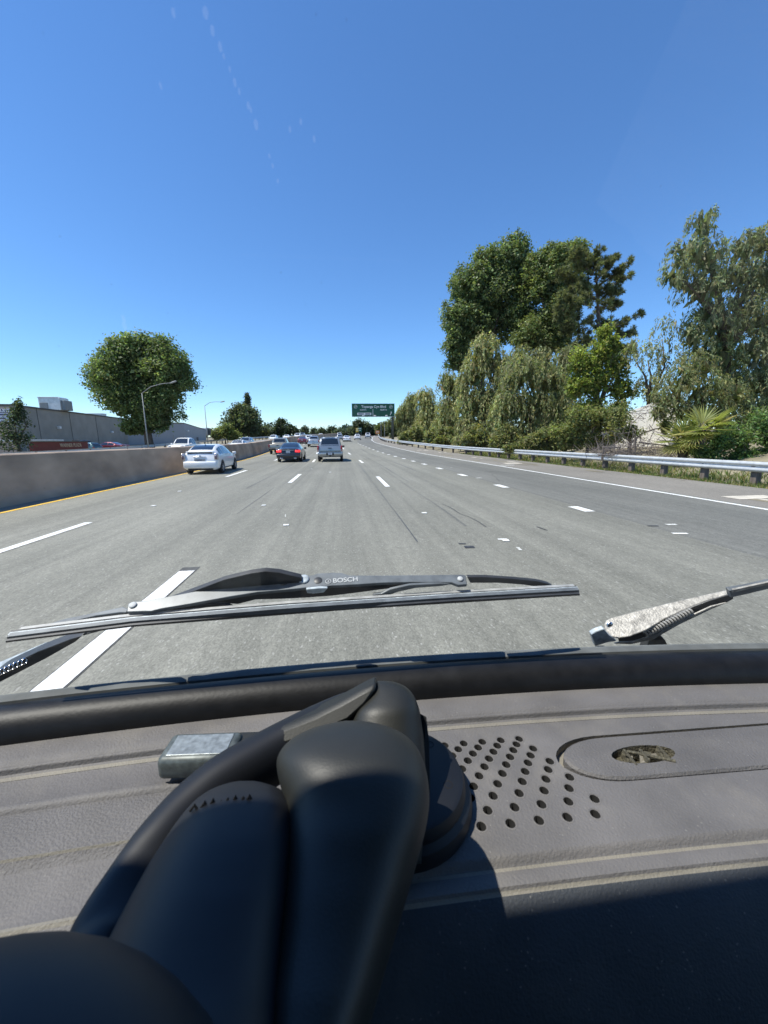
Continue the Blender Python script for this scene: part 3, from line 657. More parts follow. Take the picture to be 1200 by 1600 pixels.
def pod(name, rows, m, par, n=40):
    """rows: (py, left px, right px, depth, half thickness) - a smooth closed body, each row an oval section"""
    rows = np.array(rows, float); yy = np.linspace(0, 1, 60)**1.35; yy = rows[0, 0]+(rows[-1, 0]-rows[0, 0])*yy
    cols = [np.interp(yy, rows[:, 0], rows[:, k]) for k in range(1, 5)]
    for k in range(4):
        v_ = cols[k]
        for _ in range(4): v_[1:-1] = (v_[:-2]+2*v_[1:-1]+v_[2:])/4
    vs = []
    for i in range(60):
        for j in range(n):
            a = 2*math.pi*j/n; ca, sa = math.cos(a), math.sin(a); ca = math.copysign(abs(ca)**.85, ca); sa = math.copysign(abs(sa)**.85, sa)
            vs.append(far((cols[0][i]+cols[1][i])/2+(cols[1][i]-cols[0][i])/2*ca, yy[i], cols[2][i]-cols[3][i]*sa))
    fs = [(i*n+j, i*n+(j+1) % n, (i+1)*n+(j+1) % n, (i+1)*n+j) for i in range(59) for j in range(n)] + [tuple(reversed(range(n))), tuple(59*n+j for j in range(n))]
    return MB().add(vs, fs).build(name, m, par, True)
pod('cradle', [(1220,374,396,0.21,0.0025),(1224,352,418,0.2083,0.0084),(1232,330,440,0.2058,0.0134),(1248,306,455,0.2016,0.0185),(1275,282,462,0.1949,0.0227),(1310,258,464,0.1865,0.0252),(1350,232,462,0.1781,0.026),(1400,204,458,0.168,0.026),(1450,178,452,0.1588,0.0252),(1500,152,448,0.1504,0.0244),(1600,105,440,0.1344,0.0227),(1680,80,435,0.1243,0.0218)], M['holder_shaded'], hold)
pod('rear_lobe', [(1064,590,606,.287,.003),(1067,587,624,.286,.006),(1075,582,638,.284,.010),(1090,572,649,.280,.014),(1110,552,656,.275,.018),(1150,540,662,.268,.020),(1250,540,668,.250,.020),(1350,555,660,.235,.018)], M['holder'], hold)
pod('front_lobe', [(1126,540,562,0.23,0.0028),(1131,508,598,0.2282,0.0083),(1142,474,626,0.2245,0.0138),(1160,446,648,0.2199,0.0184),(1185,430,661,0.2134,0.0221),(1215,434,669,0.207,0.0239),(1255,446,672,0.1987,0.0239),(1300,440,665,0.1895,0.0239),(1350,430,651,0.1803,0.023),(1400,422,637,0.1711,0.0221),(1450,414,622,0.1628,0.0212),(1500,406,607,0.1546,0.0202),(1560,396,590,0.1454,0.0193),(1680,384,556,0.1306,0.0184)], M['holder'], hold)
facet = [(589,1068,.286),(566,1079,.284),(532,1098,.280),(490,1119,.275),(440,1138,.268),(402,1158,.262),(412,1172,.257),(450,1164,.262),(500,1147,.268),(545,1127,.273),(572,1102,.279),(586,1082,.283)]
auto(MB().plate([far(p[0], p[1], p[2]-.013) for p in facet], Vector(CM @ np.array([0, 0, -.016]))).build('arm_crest', M['holder'], hold, bevel=.0035), 50)
slabp = [far(652,1112,.275), far(668,1120,.273), far(672,1160,.268), far(674,1248,.257), far(668,1262,.255), far(660,1200,.262)]
MB().plate(slabp, Vector(CM @ np.array([-.012, 0, -.004]))).build('side_plate', M['holder_shaded'], hold, bevel=.001)
# scuffed lettering-like marks on the cradle
for k, (dx_, dy_) in enumerate([(300, 1262), (316, 1259), (329, 1257), (342, 1256), (352, 1254), (364, 1252), (376, 1250), (386, 1249)]):
    a = far(dx_-3, dy_+5, .1835); c_ = far(dx_+4, dy_-4-(k % 3)*2, .1835); e_ = far(dx_+8, dy_+3, .1835)
    MB().tube([a, c_, e_], .0007, 6).build('scuff_mark', M['hole'], hold)
# round base
bc = Vector((.036, .2335, ZF))
base = auto(MB().lathe([(.050, 0), (.0505, .004), (.049, .010), (.046, .0125), (.0455, .013), (.0455, .016), (.0435, .021), (.041, .0225), (.0001, .0235)], 40).build('base', M['holder_shaded'], hold), 30); base.location = bc
for a in (40, -25, -80):
    o = MB().lathe([(.0034, -.0008), (.0030, .0002), (.0020, -.001), (.0001, -.001)], 12).build('base_screw', M['hole'], base, True); o.location = (.034*math.cos(R(a)), .034*math.sin(R(a)), .0228)
MB().tube([bc+Vector((0, 0, .02)), far(622, 1290, .25), far(600, 1240, .25)], [.018, .014, .012], 14).build('stalk', M['holder_shaded'], hold, True)
# pale box clamped to the far arm
bxo = thing('clamp_box', 'small pale grey rounded box behind the dark holder on the dash', 'box')
c0 = on_z(318, 1196, ZF+.006); o = MB().box((-.028, -.014, 0), (.028, .014, .018), .004).build('box_body', mat('box_shell', (.10, .115, .11), .45, .2, var=.35, scale=220), bxo, True)
bxo.location = (c0.x, c0.y, ZF+.0068); bxo.rotation_euler = (0, 0, R(-4))
MB().box((-.022, -.010, .0178), (.022, .010, .0186), .0003).build('box_top', mat('brushed_top', (.33, .36, .36), .4, .5, var=.3, scale=250), bxo)
MB().box((.020, .004, .002), (.055, .018, .014), .003).build('box_tail', M['holder'], bxo)
# rounded hood in the corner close to the lens
hood = thing('instrument_hood', 'out of focus dark rounded hood edge in the near corner', 'hood')
hc = far(-290, 2375, .070)
vs = []; fs = []; n1, n2 = 20, 36
for i in range(n1+1):
    for j in range(n2):
        a, b_ = math.pi*i/n1, 2*math.pi*j/n2
        vs.append(Vector((.0845*math.sin(a)*math.cos(b_), .0515*math.sin(a)*math.sin(b_), .073*math.cos(a))))
fs = [(i*n2+j, i*n2+(j+1) % n2, (i+1)*n2+(j+1) % n2, (i+1)*n2+j) for i in range(n1) for j in range(n2)]
ho = MB().add(vs, fs).build('cover', M['holder_shaded'], hood, True); ho.location = hc; ho.rotation_euler = (R(-50), R(-6), R(-6))

# ------------------------------------------------------------------ vehicles
def paint(name, col, metal=.2, rough=.3): return mat(name, col, rough, metal, var=.03, scale=3, coat=.8)
P = {'white': paint('white_car_paint', (.78, .79, .78), 0), 'black': paint('black_car_paint', (.012, .013, .016), .2), 'silver': paint('silver_car_paint', (.42, .44, .45), .6),
     'grey': paint('grey_car_paint', (.30, .32, .33), .5), 'tan': paint('tan_car_paint', (.33, .31, .25), .5), 'red': paint('dark_red_car_paint', (.16, .02, .025), .3),
     'teal': paint('teal_car_paint', (.07, .14, .15), .4), 'pearl': paint('pearl_car_paint', (.70, .72, .74), .05), 'rose': paint('rose_silver_car_paint', (.52, .46, .48), .5)}
gmat = mat('tinted_car_glass', (.012, .016, .02), .04, 0, var=0, spec=.8, coat=.6)
M['cglass'] = gmat
M['lamp_red'] = mat('tail_lamp_lens', (.30, .012, .012), .15, var=0, coat=.6)
M['lamp_red_on'] = mat('brake_lamp_lit', (.6, .02, .02), .2, var=0, emit=((1, .03, .03), .8))
M['lamp_clear'] = mat('clear_lamp_lens', (.45, .42, .42), .12, .3, var=0, coat=.8)
M['lamp_dim'] = mat('smoked_lamp_lens', (.16, .10, .12), .12, .2, var=0, coat=.8)
M['plate'] = mat('number_plate', (.6, .62, .62), .5, var=.15, scale=30)
M['plate_ink'] = mat('plate_ink', (.05, .07, .2), .5, var=0)

# stations from tail to nose: y, bottom, belt height, belt half width, top height, top half width
BODY = {
 'hatch': dict(W=.87, wheels=(.86, 3.56), wr=.315, st=[(0,.34,.60,.70,.70,.66),(.04,.26,.72,.80,.84,.74),(.10,.22,.86,.84,1.03,.72),(.20,.2,.95,.855,1.15,.67),(.34,.2,.97,.86,1.20,.645),(.75,.2,.98,.87,1.37,.61),(1.3,.2,.98,.87,1.475,.585),(1.9,.2,.965,.87,1.50,.575),(2.5,.2,.95,.87,1.43,.575),(3.0,.2,.93,.87,1.22,.63),(3.45,.2,.90,.865,1.0,.70),(3.9,.2,.82,.85,.88,.70),(4.25,.22,.68,.79,.74,.66),(4.42,.26,.56,.66,.60,.55),(4.46,.34,.48,.56,.5,.46)]),
 'sedan': dict(W=.93, wheels=(1.12, 4.22), wr=.345, st=[(0,.36,.66,.78,.78,.72),(.05,.27,.82,.88,.93,.80),(.14,.23,.94,.91,1.03,.78),(.55,.2,.97,.93,1.06,.78),(1.0,.2,.98,.93,1.12,.70),(1.45,.2,.98,.93,1.30,.64),(1.95,.2,.975,.93,1.44,.60),(2.5,.2,.97,.93,1.475,.595),(3.0,.2,.96,.93,1.44,.60),(3.5,.2,.95,.93,1.22,.66),(3.85,.2,.93,.93,1.02,.76),(4.4,.2,.86,.92,.92,.76),(4.8,.22,.76,.88,.82,.72),(5.03,.26,.62,.76,.68,.62),(5.08,.34,.5,.66,.54,.5)]),
 'suv': dict(W=.96, wheels=(1.0, 3.9), wr=.385, st=[(0,.52,.82,.86,.92,.82),(.03,.42,.98,.93,1.14,.83),(.07,.40,1.06,.95,1.20,.82),(.20,.38,1.10,.955,1.52,.76),(.36,.36,1.11,.96,1.80,.70),(.60,.34,1.11,.96,1.86,.69),(1.4,.34,1.11,.96,1.88,.69),(2.4,.34,1.10,.96,1.86,.69),(2.75,.34,1.09,.96,1.78,.70),(3.15,.34,1.07,.96,1.42,.78),(3.5,.34,1.06,.96,1.16,.84),(4.1,.34,1.0,.95,1.06,.84),(4.55,.36,.9,.92,.97,.8),(4.75,.42,.72,.82,.8,.7),(4.8,.5,.64,.74,.68,.6)]),
 'crossover': dict(W=.92, wheels=(.9, 3.6), wr=.35, st=[(0,.44,.76,.78,.84,.74),(.04,.34,.92,.87,1.02,.78),(.10,.31,1.0,.90,1.12,.74),(.35,.29,1.04,.915,1.42,.66),(.6,.28,1.05,.92,1.60,.63),(1.2,.28,1.04,.92,1.66,.62),(2.1,.28,1.02,.92,1.64,.62),(2.55,.28,1.0,.92,1.52,.64),(3.05,.28,.99,.92,1.2,.72),(3.35,.28,.97,.915,1.04,.77),(3.9,.28,.92,.9,.97,.77),(4.3,.3,.78,.85,.85,.7),(4.46,.36,.62,.72,.68,.6),(4.5,.44,.54,.64,.58,.5)]),
 'pickup': dict(W=.98, wheels=(1.2, 4.6), wr=.40, st=[(0,.56,.86,.88,.92,.85),(.04,.48,1.08,.95,1.12,.88),(.10,.46,1.12,.97,1.15,.88),(1.2,.42,1.13,.98,1.16,.88),(1.85,.4,1.13,.98,1.17,.86),(1.95,.4,1.13,.98,1.42,.76),(2.08,.4,1.13,.98,1.78,.70),(2.5,.4,1.12,.98,1.86,.69),(3.3,.4,1.12,.98,1.84,.69),(3.65,.4,1.11,.98,1.68,.72),(4.05,.4,1.10,.98,1.26,.82),(4.3,.4,1.09,.98,1.15,.86),(5.0,.4,1.06,.97,1.10,.86),(5.5,.42,.94,.94,1.02,.84),(5.66,.48,.76,.84,.84,.74),(5.7,.56,.68,.76,.7,.64)]),
}
def resample(kind, dens=58):
    st = np.array(BODY[kind]['st'], float); y = st[:, 0]; L = y[-1]
    yy = np.unique(np.concatenate([y, np.linspace(0, L, dens)]))
    out = [yy] + [np.interp(yy, y, st[:, k]) for k in range(1, 6)]
    for k in range(1, 6):
        v_ = out[k].copy(); v_[1:-1] = (v_[:-2]+2*v_[1:-1]+v_[2:])/4; out[k] = v_
    return np.stack(out, 1)
def ring(s):
    y, zb, ze, wb, zt, wt = s; h = ze-zb
    z6 = max(ze+.004, zt-.05)
    return [(0, y, zb), (.80*wb, y, zb), (.955*wb, y, zb+.10*h+.02), (wb, y, zb+.42*h), (wb*.995, y, zb+.72*h), (wb*.965, y, ze), (min(wt+.015, wb*.96), y, z6-.005), (wt*.86, y, zt), (wt*.45, y, zt+.012), (0, y, zt+.016)]
class Body:
    def __init__(s, kind): s.S = resample(kind); s.K = BODY[kind]; s.L = s.S[-1, 0]
    def at(s, y): return ring(np.array([y] + [np.interp(y, s.S[:, 0], s.S[:, k]) for k in range(1, 6)]))
    def side(s, y, t, off=.006):                  # point on the window band, t = 0 belt, 1 roof edge
        r = s.at(y); a, b_ = Vector(r[5]), Vector(r[6]); p = a.lerp(b_, t); n_ = Vector((b_.z-a.z, 0, a.x-b_.x)).normalized(); return p + n_*off
    def top(s, y, fx, off=.006):                  # point on the upper surface, fx = -1..1 of the roof half width
        r = s.at(y); x7, x9 = r[7][0], 0.0; x = fx*r[7][0]*1.08; z = np.interp(abs(x), [0, r[8][0], r[7][0], r[6][0]], [r[9][2], r[8][2], r[7][2], r[6][2]])
        r2 = s.at(min(s.L, y+.02)); r1 = s.at(max(0, y-.02)); dz = (r2[9][2]-r1[9][2])/.04; n_ = Vector((0, -dz, 1)).normalized()
        return Vector((x, y, z)) + n_*off
def grid(fn, us, vs_): 
    pts = [fn(u, w) for u in us for w in vs_]; n = len(vs_)
    return pts, [(i*n+j, i*n+j+1, (i+1)*n+j+1, (i+1)*n+j) for i in range(len(us)-1) for j in range(n-1)]
_wheel = {}
def wheel_meshes(wr):
    if wr in _wheel: return _wheel[wr]
    t = MB().lathe([(wr*.62, -.10), (wr*.93, -.105), (wr, -.075), (wr, .075), (wr*.93, .105), (wr*.62, .10)], 24, axis='X').mesh('tyre'); t.materials.append(M['tyre'])
    b = MB().lathe([(wr*.64, .085), (wr*.60, .10), (wr*.57, .085), (wr*.55, .05), (.0001, .045)], 24, axis='X')
    for k in range(5):
        a = 2*math.pi*k/5; c, s = math.cos(a), math.sin(a); w = .035
        pts = [(.10, c*.03-s*w, s*.03+c*w), (.10, c*.03+s*w, s*.03-c*w), (.09, c*wr*.57+s*w*.7, s*wr*.57-c*w*.7), (.09, c*wr*.57-s*w*.7, s*wr*.57+c*w*.7)]
        b.plate(pts, (-.03, 0, 0))
    b.lathe([(.05, .085), (.05, .106), (.0001, .108)], 12, axis='X')
    r = b.mesh('rim'); r.materials.append(M['rim'])
    ar = MB().lathe([(wr*1.16, -.10), (wr*1.16, .02), (wr*1.13, .026), (.0001, .02)], 24, axis='X').mesh('wheel_arch'); ar.materials.append(M['black_trim'])
    for me in (t,): me.polygons.foreach_set('use_smooth', [True]*len(me.polygons))
    _wheel[wr] = (t, r, ar); return _wheel[wr]
_proto = {}
def vehicle(kind, pm, label, loc, rz=0.0, group=None, roof=None, lit=False, style='', cat='car', name=None, trim=False):
    key = (kind, pm, roof, lit, style)
    nm = name or {'hatch': 'hatchback_car', 'sedan': 'sedan_car', 'suv': 'sport_utility_car', 'crossover': 'crossover_car', 'pickup': 'pickup_truck'}[kind]
    if key in _proto:
        c = copy_tree(_proto[key]); c.location = loc; c.rotation_euler = (0, 0, rz); tag(c, label, cat, group); c.name = nm; return c
    B = Body(kind); K = B.K; L = B.L; W = K['W']; wr = K['wr']
    t = thing(nm, label, cat, loc, rz, group); _proto[key] = t
    # shell
    rings = [B.at(y) for y in B.S[:, 0]]; n = 18
    vs = []
    for r in rings: vs += r + [(-p[0], p[1], p[2]) for p in r[8:0:-1]]
    k = len(rings); fs = [(i*n+j, i*n+(j+1) % n, (i+1)*n+(j+1) % n, (i+1)*n+j) for i in range(k-1) for j in range(n)] + [tuple(range(n)), tuple((k-1)*n+j for j in reversed(range(n)))]
    auto(MB().add(vs, fs).build('body', P[pm], t), 38)
    st = K['st']
    win = {'hatch': [(.62, 1.28), (1.34, 2.12), (2.18, 3.15)], 'sedan': [(1.3, 2.28), (2.36, 3.55)], 'suv': [(.42, 1.35), (1.45, 2.2), (2.28, 3.12)], 'crossover': [(.5, 1.1), (1.16, 1.95), (2.02, 2.98)], 'pickup': [(2.14, 2.75), (2.83, 4.02)]}[kind]
    for (a, b_) in win:
        for sgn in (1, -1):
            pts, f = grid(lambda u, w: (lambda p: Vector((p.x*sgn, p.y, p.z)))(B.side(u, w)), np.linspace(a, b_, 7), [.05, .5, .93])
            MB().add(pts, f).build('side_window', M['cglass'], t)
    rw = {'hatch': [(.10, .19), (.38, 1.15)], 'sedan': [(.98, 1.82)], 'suv': [(.075, .34)], 'crossover': [(.12, .52)], 'pickup': [(1.93, 2.07)]}[kind]
    for (a, b_) in rw:
        pts, f = grid(lambda u, w: B.top(u, w), np.linspace(a, b_, 7), np.linspace(-.9, .9, 9)); MB().add(pts, f).build('rear_window', M['cglass'], t, True)
    fw = {'hatch': (2.5, 3.36), 'sedan': (3.06, 3.76), 'suv': (2.72, 3.42), 'crossover': (2.5, 3.24), 'pickup': (3.5, 4.2)}[kind]
    pts, f = grid(lambda u, w: B.top(u, w), np.linspace(fw[0], fw[1], 7), np.linspace(-.93, .93, 9)); MB().add(pts, f).build('front_window', M['cglass'], t, True)
    # a roof of another colour
    if roof:
        ya, yb = {'suv': (.36, 2.7), 'hatch': (1.2, 2.5), 'sedan': (1.9, 3.0), 'crossover': (.6, 2.5), 'pickup': (2.1, 3.5)}[kind]
        pts, f = grid(lambda u, w: B.top(u, w, .01), np.linspace(ya, yb, 9), np.linspace(-1.05, 1.05, 11)); auto(MB().add(pts, f).build('roof_panel', P[roof], t), 60)
    # wheels
    tm, rm, am = wheel_meshes(wr)
    for wy in K['wheels']:
        for sgn in (1, -1):
            w = bpy.data.objects.new('wheel', tm); COL.objects.link(w); w.parent = t; w.location = (sgn*(W-.085), wy, wr); w.rotation_euler = (0, 0, 0 if sgn > 0 else math.pi)
            q = bpy.data.objects.new('rim', rm); COL.objects.link(q); q.parent = w
            a = bpy.data.objects.new('wheel_arch', am); COL.objects.link(a); a.parent = t; a.location = (sgn*(W-.02), wy, wr+.03); a.rotation_euler = (0, 0, 0 if sgn > 0 else math.pi)
    # mirrors
    my = fw[1]-.25
    for sgn in (1, -1):
        r = B.at(my); MB().box((sgn*(W+.10)-.11, my-.05, r[5][2]-.01), (sgn*(W+.10)+.09, my+.06, r[5][2]+.14), .03).build('mirror', P[pm] if kind != 'suv' else M['black_trim'], t, True)
    # front face: grille, head lamps, bumper intake
    zf = st[-3][2]; 
    for sgn in (1, -1):
        MB().box((sgn*W*.66-.17, L-.42, zf-.14), (sgn*W*.66+.15, L-.055, zf+.03), .04).build('headlight', M['lamp_clear'], t, True)
    MB().box((-W*.46, L-.2, zf-.26), (W*.46, L+.012, zf-.08), .03).build('grille', M['black_trim'], t, True)
    MB().box((-W*.72, L-.3, st[-1][1]-.03), (W*.72, L-.0, st[-1][1]+.10), .03).build('front_bumper', M['black_trim'] if kind != 'pickup' else M['chrome'], t, True)
    # rear face
    lm = M['lamp_red_on'] if lit else M['lamp_red']
    if kind == 'hatch':
        for sgn in (1, -1):
            a = MB().box((sgn*.775-.085, .0, .72), (sgn*.775+.085, .26, 1.06), .035).build('tail_light', M['lamp_clear'], t, True)
            MB().box((sgn*.79-.055, -.008, .76), (sgn*.79+.055, .2, .96), .02).build('lamp_lens', M['lamp_dim'], a, True)
        auto(MB().box((-.80, -.075, .30), (.80, .30, .66), .07).build('rear_bumper', P[pm], t), 60)
        MB().box((-.60, -.05, .215), (.60, .2, .315), .03).build('lower_trim', M['black_trim'], t, True)
        sp = MB().box((-.66, .08, 1.105), (.66, .36, 1.155), .018).build('spoiler', P[pm], t, True)
        MB().box((-.30, .0, .86), (.30, .09, .90), .012).build('garnish', M['chrome'], t, True)
        MB().box((-.055, -.02, .925), (.055, .07, .965), .012).build('emblem', M['chrome'], t, True)
        MB().tube([(0, 1.15, 1.46), (0, 1.05, 1.53), (0, 1.02, 1.56)], [.02, .012, .004], 6).build('antenna', M['black_trim'], t)
        pl = (0, -.002, .72)
        MB().box((-.26, -.02, .645), (.26, .05, .80), .01).build('plate_recess', P['silver'], t)
    elif kind == 'sedan':
        for sgn in (1, -1):
            a = MB().box((sgn*.70-.19, -.022, .74), (sgn*.70+.20, .30, .93), .05).build('tail_light', lm, t, True)
            MB().box((sgn*.66-.12, -.03, .82), (sgn*.66+.14, .1, .845), .006).build('lamp_strip', M['lamp_clear'], a)
        auto(MB().box((-.89, -.07, .34), (.89, .35, .64), .07).build('rear_bumper', P[pm], t), 60)
        MB().box((-.66, -.055, .25), (.66, .2, .355), .03).build('lower_trim', M['black_trim'], t, True)
        MB().box((-.42, -.02, .90), (.42, .05, .925), .008).build('chrome_strip', M['chrome'], t)
        for sgn in (1, -1): MB().box((sgn*.52-.11, -.08, .29), (sgn*.52+.11, .1, .35), .02).build('exhaust', M['chrome'], t, True)
        MB().lathe([(.045, 0), (.045, -.02), (.035, -.02), (.035, 0)], 16, (0, .03, .99), 'Y').build('emblem', M['chrome'], t)
        pl = (0, -.012, .79)
    elif kind == 'suv':
        for sgn in (1, -1):
            a = MB().box((sgn*.895-.075, -.012, .82), (sgn*.895+.065, .16, 1.24), .025).build('tail_light', lm, t, True)
            MB().box((sgn*.895-.06, -.018, .86), (sgn*.895+.05, .1, .93), .012).build('lamp_lens', M['lamp_clear'], a)
        auto(MB().box((-.95, -.13, .52), (.95, .25, .76), .05).build('rear_bumper', P['silver'], t), 60)
        MB().box((-.84, -.15, .735), (.84, -.02, .765), .01).build('bumper_step', M['black_trim'], t)
        MB().box((-.80, -.03, .82), (.80, .02, .845), .006).build('tailgate_seam', M['black_trim'], t)
        MB().box((-.14, -.045, 1.03), (.14, .05, 1.075), .012).build('tailgate_handle', M['black_trim'], t, True)
        MB().box((-.06, -.12, .40), (.06, .3, .52), .02).build('tow_hitch', M['black_trim'], t)
        for sgn in (1, -1): MB().tube([(sgn*.62, .5, 1.895), (sgn*.62, 1.4, 1.925), (sgn*.62, 2.4, 1.90)], .022, 6).build('roof_rail', M['black_trim'], t, True)
        MB().box((-.40, .30, 1.845), (.40, .42, 1.885), .015).build('spoiler', P[pm], t, True)
        for (a_, b_) in [((-.3, -.135, .50), (-.16, -.10, .70)), ((.16, -.135, .50), (.3, -.10, .70))]: MB().box(a_, b_, .02).build('bumper_notch', M['black_trim'], t)
        pl = (0, -.14, .63)
    elif kind == 'crossover':
        for sgn in (1, -1): MB().box((sgn*.74-.13, -.015, .86), (sgn*.74+.15, .24, 1.0), .04).build('tail_light', lm, t, True)
        auto(MB().box((-.86, -.06, .40), (.86, .3, .70), .06).build('rear_bumper', P[pm] if not trim else M['black_trim'], t), 60)
        MB().box((-.80, -.075, .32), (.80, .25, .47), .04).build('lower_trim', M['black_trim'], t, True)
        pl = (0, -.01, .84)
    else:
        for sgn in (1, -1): MB().box((sgn*.90-.07, -.012, .80), (sgn*.90+.07, .1, 1.12), .02).build('tail_light', lm, t, True)
        auto(MB().box((-.95, -.14, .50), (.95, .2, .70), .04).build('rear_bumper', M['chrome'] if style != 'dark' else M['black_trim'], t), 60)
        MB().box((-.82, .14, 1.10), (.82, 1.86, 1.19), .02).build('bed_cover', M['black_trim'], t)
        MB().box((-.13, -.03, 1.0), (.13, .05, 1.05), .012).build('tailgate_handle', M['black_trim'], t, True)
        pl = (0, -.15, .6)
    b_ = MB().box((pl[0]-.155, pl[1]-.016, pl[2]-.078), (pl[0]+.155, pl[1]+.004, pl[2]+.078), .004).build('number_plate', M['plate'], t)
    for q in range(6): MB().box((-.115+q*.042-.012, pl[1]-.0185, pl[2]-.032), (-.115+q*.042+.010, pl[1]-.0155, pl[2]+.032)).build('plate_mark', M['plate_ink'], b_)
    return t
def V3(x, y): return (x, y, prof(y)+.004)
OW = 'vehicles going our way'; ON = 'vehicles in the oncoming lanes'; PK = 'vehicles parked by the far building'
vehicle('hatch', 'white', 'white hatchback with split rear window driving beside the median wall', V3(-7.1, 20.4), R(1.5), OW)
vehicle('sedan', 'black', 'black sedan with both red brake lights lit', V3(-4.05, 30.4), R(.5), OW, lit=True)
vehicle('suv', 'grey', 'silver grey sport utility car with white roof in our lane ahead', V3(-.86, 30.2), 0, OW, roof='white')
vehicle('pickup', 'tan', 'tan pickup truck half hidden behind the black sedan', V3(-7.15, 45), R(1), OW, style='dark')
vehicle('sedan', 'red', 'dark red sedan far ahead close to the median wall', V3(-8.0, 82), R(1), OW)
vehicle('crossover', 'white', 'white crossover just beyond the dark red sedan', V3(-7.8, 97), 0, OW)
vehicle('pickup', 'silver', 'silver pickup truck whose rear is half covered by the grey sport utility car', V3(-4.6, 66), R(.5), OW)
vehicle('sedan', 'pearl', 'pearl white sedan directly right of the grey sport utility car', V3(1.45, 96), 0, OW)
vehicle('crossover', 'pearl', 'pearl white crossover in the middle of three pale cars under the sign', V3(4.75, 113), R(-2), OW)
vehicle('suv', 'white', 'white sport utility car farthest to the side under the sign', V3(9.2, 134), R(-5), OW)
vehicle('crossover', 'grey', 'grey crossover partly behind the pearl white sedan', V3(-.3, 112), 0, OW)
vehicle('suv', 'pearl', 'tiny white sport utility car highest on the distant rise', V3(-.6, 165), R(-3), OW)
vehicle('crossover', 'white', 'tiny white crossover peeking over the grey sport utility car', V3(-7.6, 150), 0, OW)
PI = math.pi
vehicle('pickup', 'white', 'white pickup truck coming toward us nearest behind the median wall', V3(-18.2, 51), PI, ON, cat='truck')
vehicle('sedan', 'white', 'white sedan coming toward us behind the white hatchback', V3(-13.4, 56), PI, ON)
vehicle('crossover', 'silver', 'silver crossover following the white sedan in the oncoming lanes', V3(-15.6, 69), PI, ON)
vehicle('crossover', 'white', 'small white crossover on the rising oncoming lanes near the far trees', V3(-17.0, 104), PI, ON)
vehicle('sedan', 'white', 'small white sedan on the rising oncoming lanes below the dark tree', V3(-16.6, 126), PI, ON)
vehicle('suv', 'white', 'small white sport utility car leading a silver one on the oncoming rise', V3(-14.2, 134), PI, ON)
vehicle('suv', 'silver', 'small silver sport utility car behind a white one on the oncoming rise', V3(-14.0, 148), PI, ON)
vehicle('sedan', 'pearl', 'small white car just above the end of the median wall', V3(-11.6, 128), PI, ON)
vehicle('suv', 'black', 'black sport utility car parked beside the red roadside sign', (-37.2, 62, .1), R(60), PK)
vehicle('crossover', 'teal', 'teal crossover parked between the black and red cars', (-34.6, 60, 0), R(75), PK)
vehicle('sedan', 'red', 'dark red car parked at the foot of the grey building', (-34.0, 66, .25), R(80), PK)

# ------------------------------------------------------------------ trees and plants
def leaf_mesh(name, C, D, Wv, L, W, T, m, parent):
    n = len(C); L = np.broadcast_to(np.asarray(L, float), (n,))[:, None]; W = np.broadcast_to(np.asarray(W, float), (n,))[:, None]
    v = np.empty((n, 4, 3)); v[:, 0] = C-D*L/2; v[:, 1] = C+Wv*W/2-D*L*.08; v[:, 2] = C+D*L/2; v[:, 3] = C-Wv*W/2-D*L*.08
    me = bpy.data.meshes.new(name); me.vertices.add(4*n); me.loops.add(4*n); me.polygons.add(n)
    me.vertices.foreach_set('co', v.ravel()); me.loops.foreach_set('vertex_index', np.arange(4*n, dtype=np.int32))
    me.polygons.foreach_set('loop_start', np.arange(0, 4*n, 4, dtype=np.int32)); me.polygons.foreach_set('loop_total', np.full(n, 4, np.int32))
    a = me.attributes.new('tint', 'FLOAT_COLOR', 'POINT')
    col = np.ones((n, 4, 4), np.float32); col[:, :, :3] = T[:, None, :]; a.data.foreach_set('color', col.ravel())
    me.update(calc_edges=True)
    return link(name, me, m, parent)
def unit(v): return v/np.maximum(np.linalg.norm(v, axis=1, keepdims=True), 1e-9)
def sph(n): return unit(rng.normal(size=(n, 3)))
def tints(n, col, hv=.12, bv=.25):
    c = np.array(col)[None]*np.exp(rng.normal(0, bv, (n, 1))); c = c*np.exp(rng.normal(0, hv, (n, 3))*np.array([1, .35, .6])); return c
def lobes_px(L, Y):
    out = []
    for e in L:
        px, py, rx, ry = e[:4]; yy = Y + (e[4] if len(e) > 4 else 0)
        c = at(px, py, yy); d = yy/ray(px, py)[1]; out.append((np.array(c), np.array([rx*d/600, min(rx, ry)*d/600*.95, ry*d/600])))
    return out
def clump_points(lobes, dens, spread, per, top_bias=0.0, depth=.28):
    C, Nn, T = [], [], []
    for c, r in lobes:
        area = 4*math.pi*((r[0]*r[1])**1.6/3+(r[0]*r[2])**1.6/3+(r[1]*r[2])**1.6/3)**(1/1.6)
        k = max(6, int(area*dens)); d = sph(k)
        # uneven skin: some shoots stand proud, others sink in
        rad = 1 - np.abs(rng.normal(0, depth, k)) + rng.random(k)**4*.22
        p = c + d*r*np.clip(rad, .3, 1.25)[:, None]
        n = len(p)*per; idx = np.repeat(np.arange(len(p)), per)
        q = p[idx] + rng.normal(0, 1, (n, 3))*spread
        C.append(q); Nn.append(unit(d/r)[idx]); T.append(np.exp(rng.normal(0, .2, len(p)))[idx])
    return np.concatenate(C), np.concatenate(Nn), np.concatenate(T)
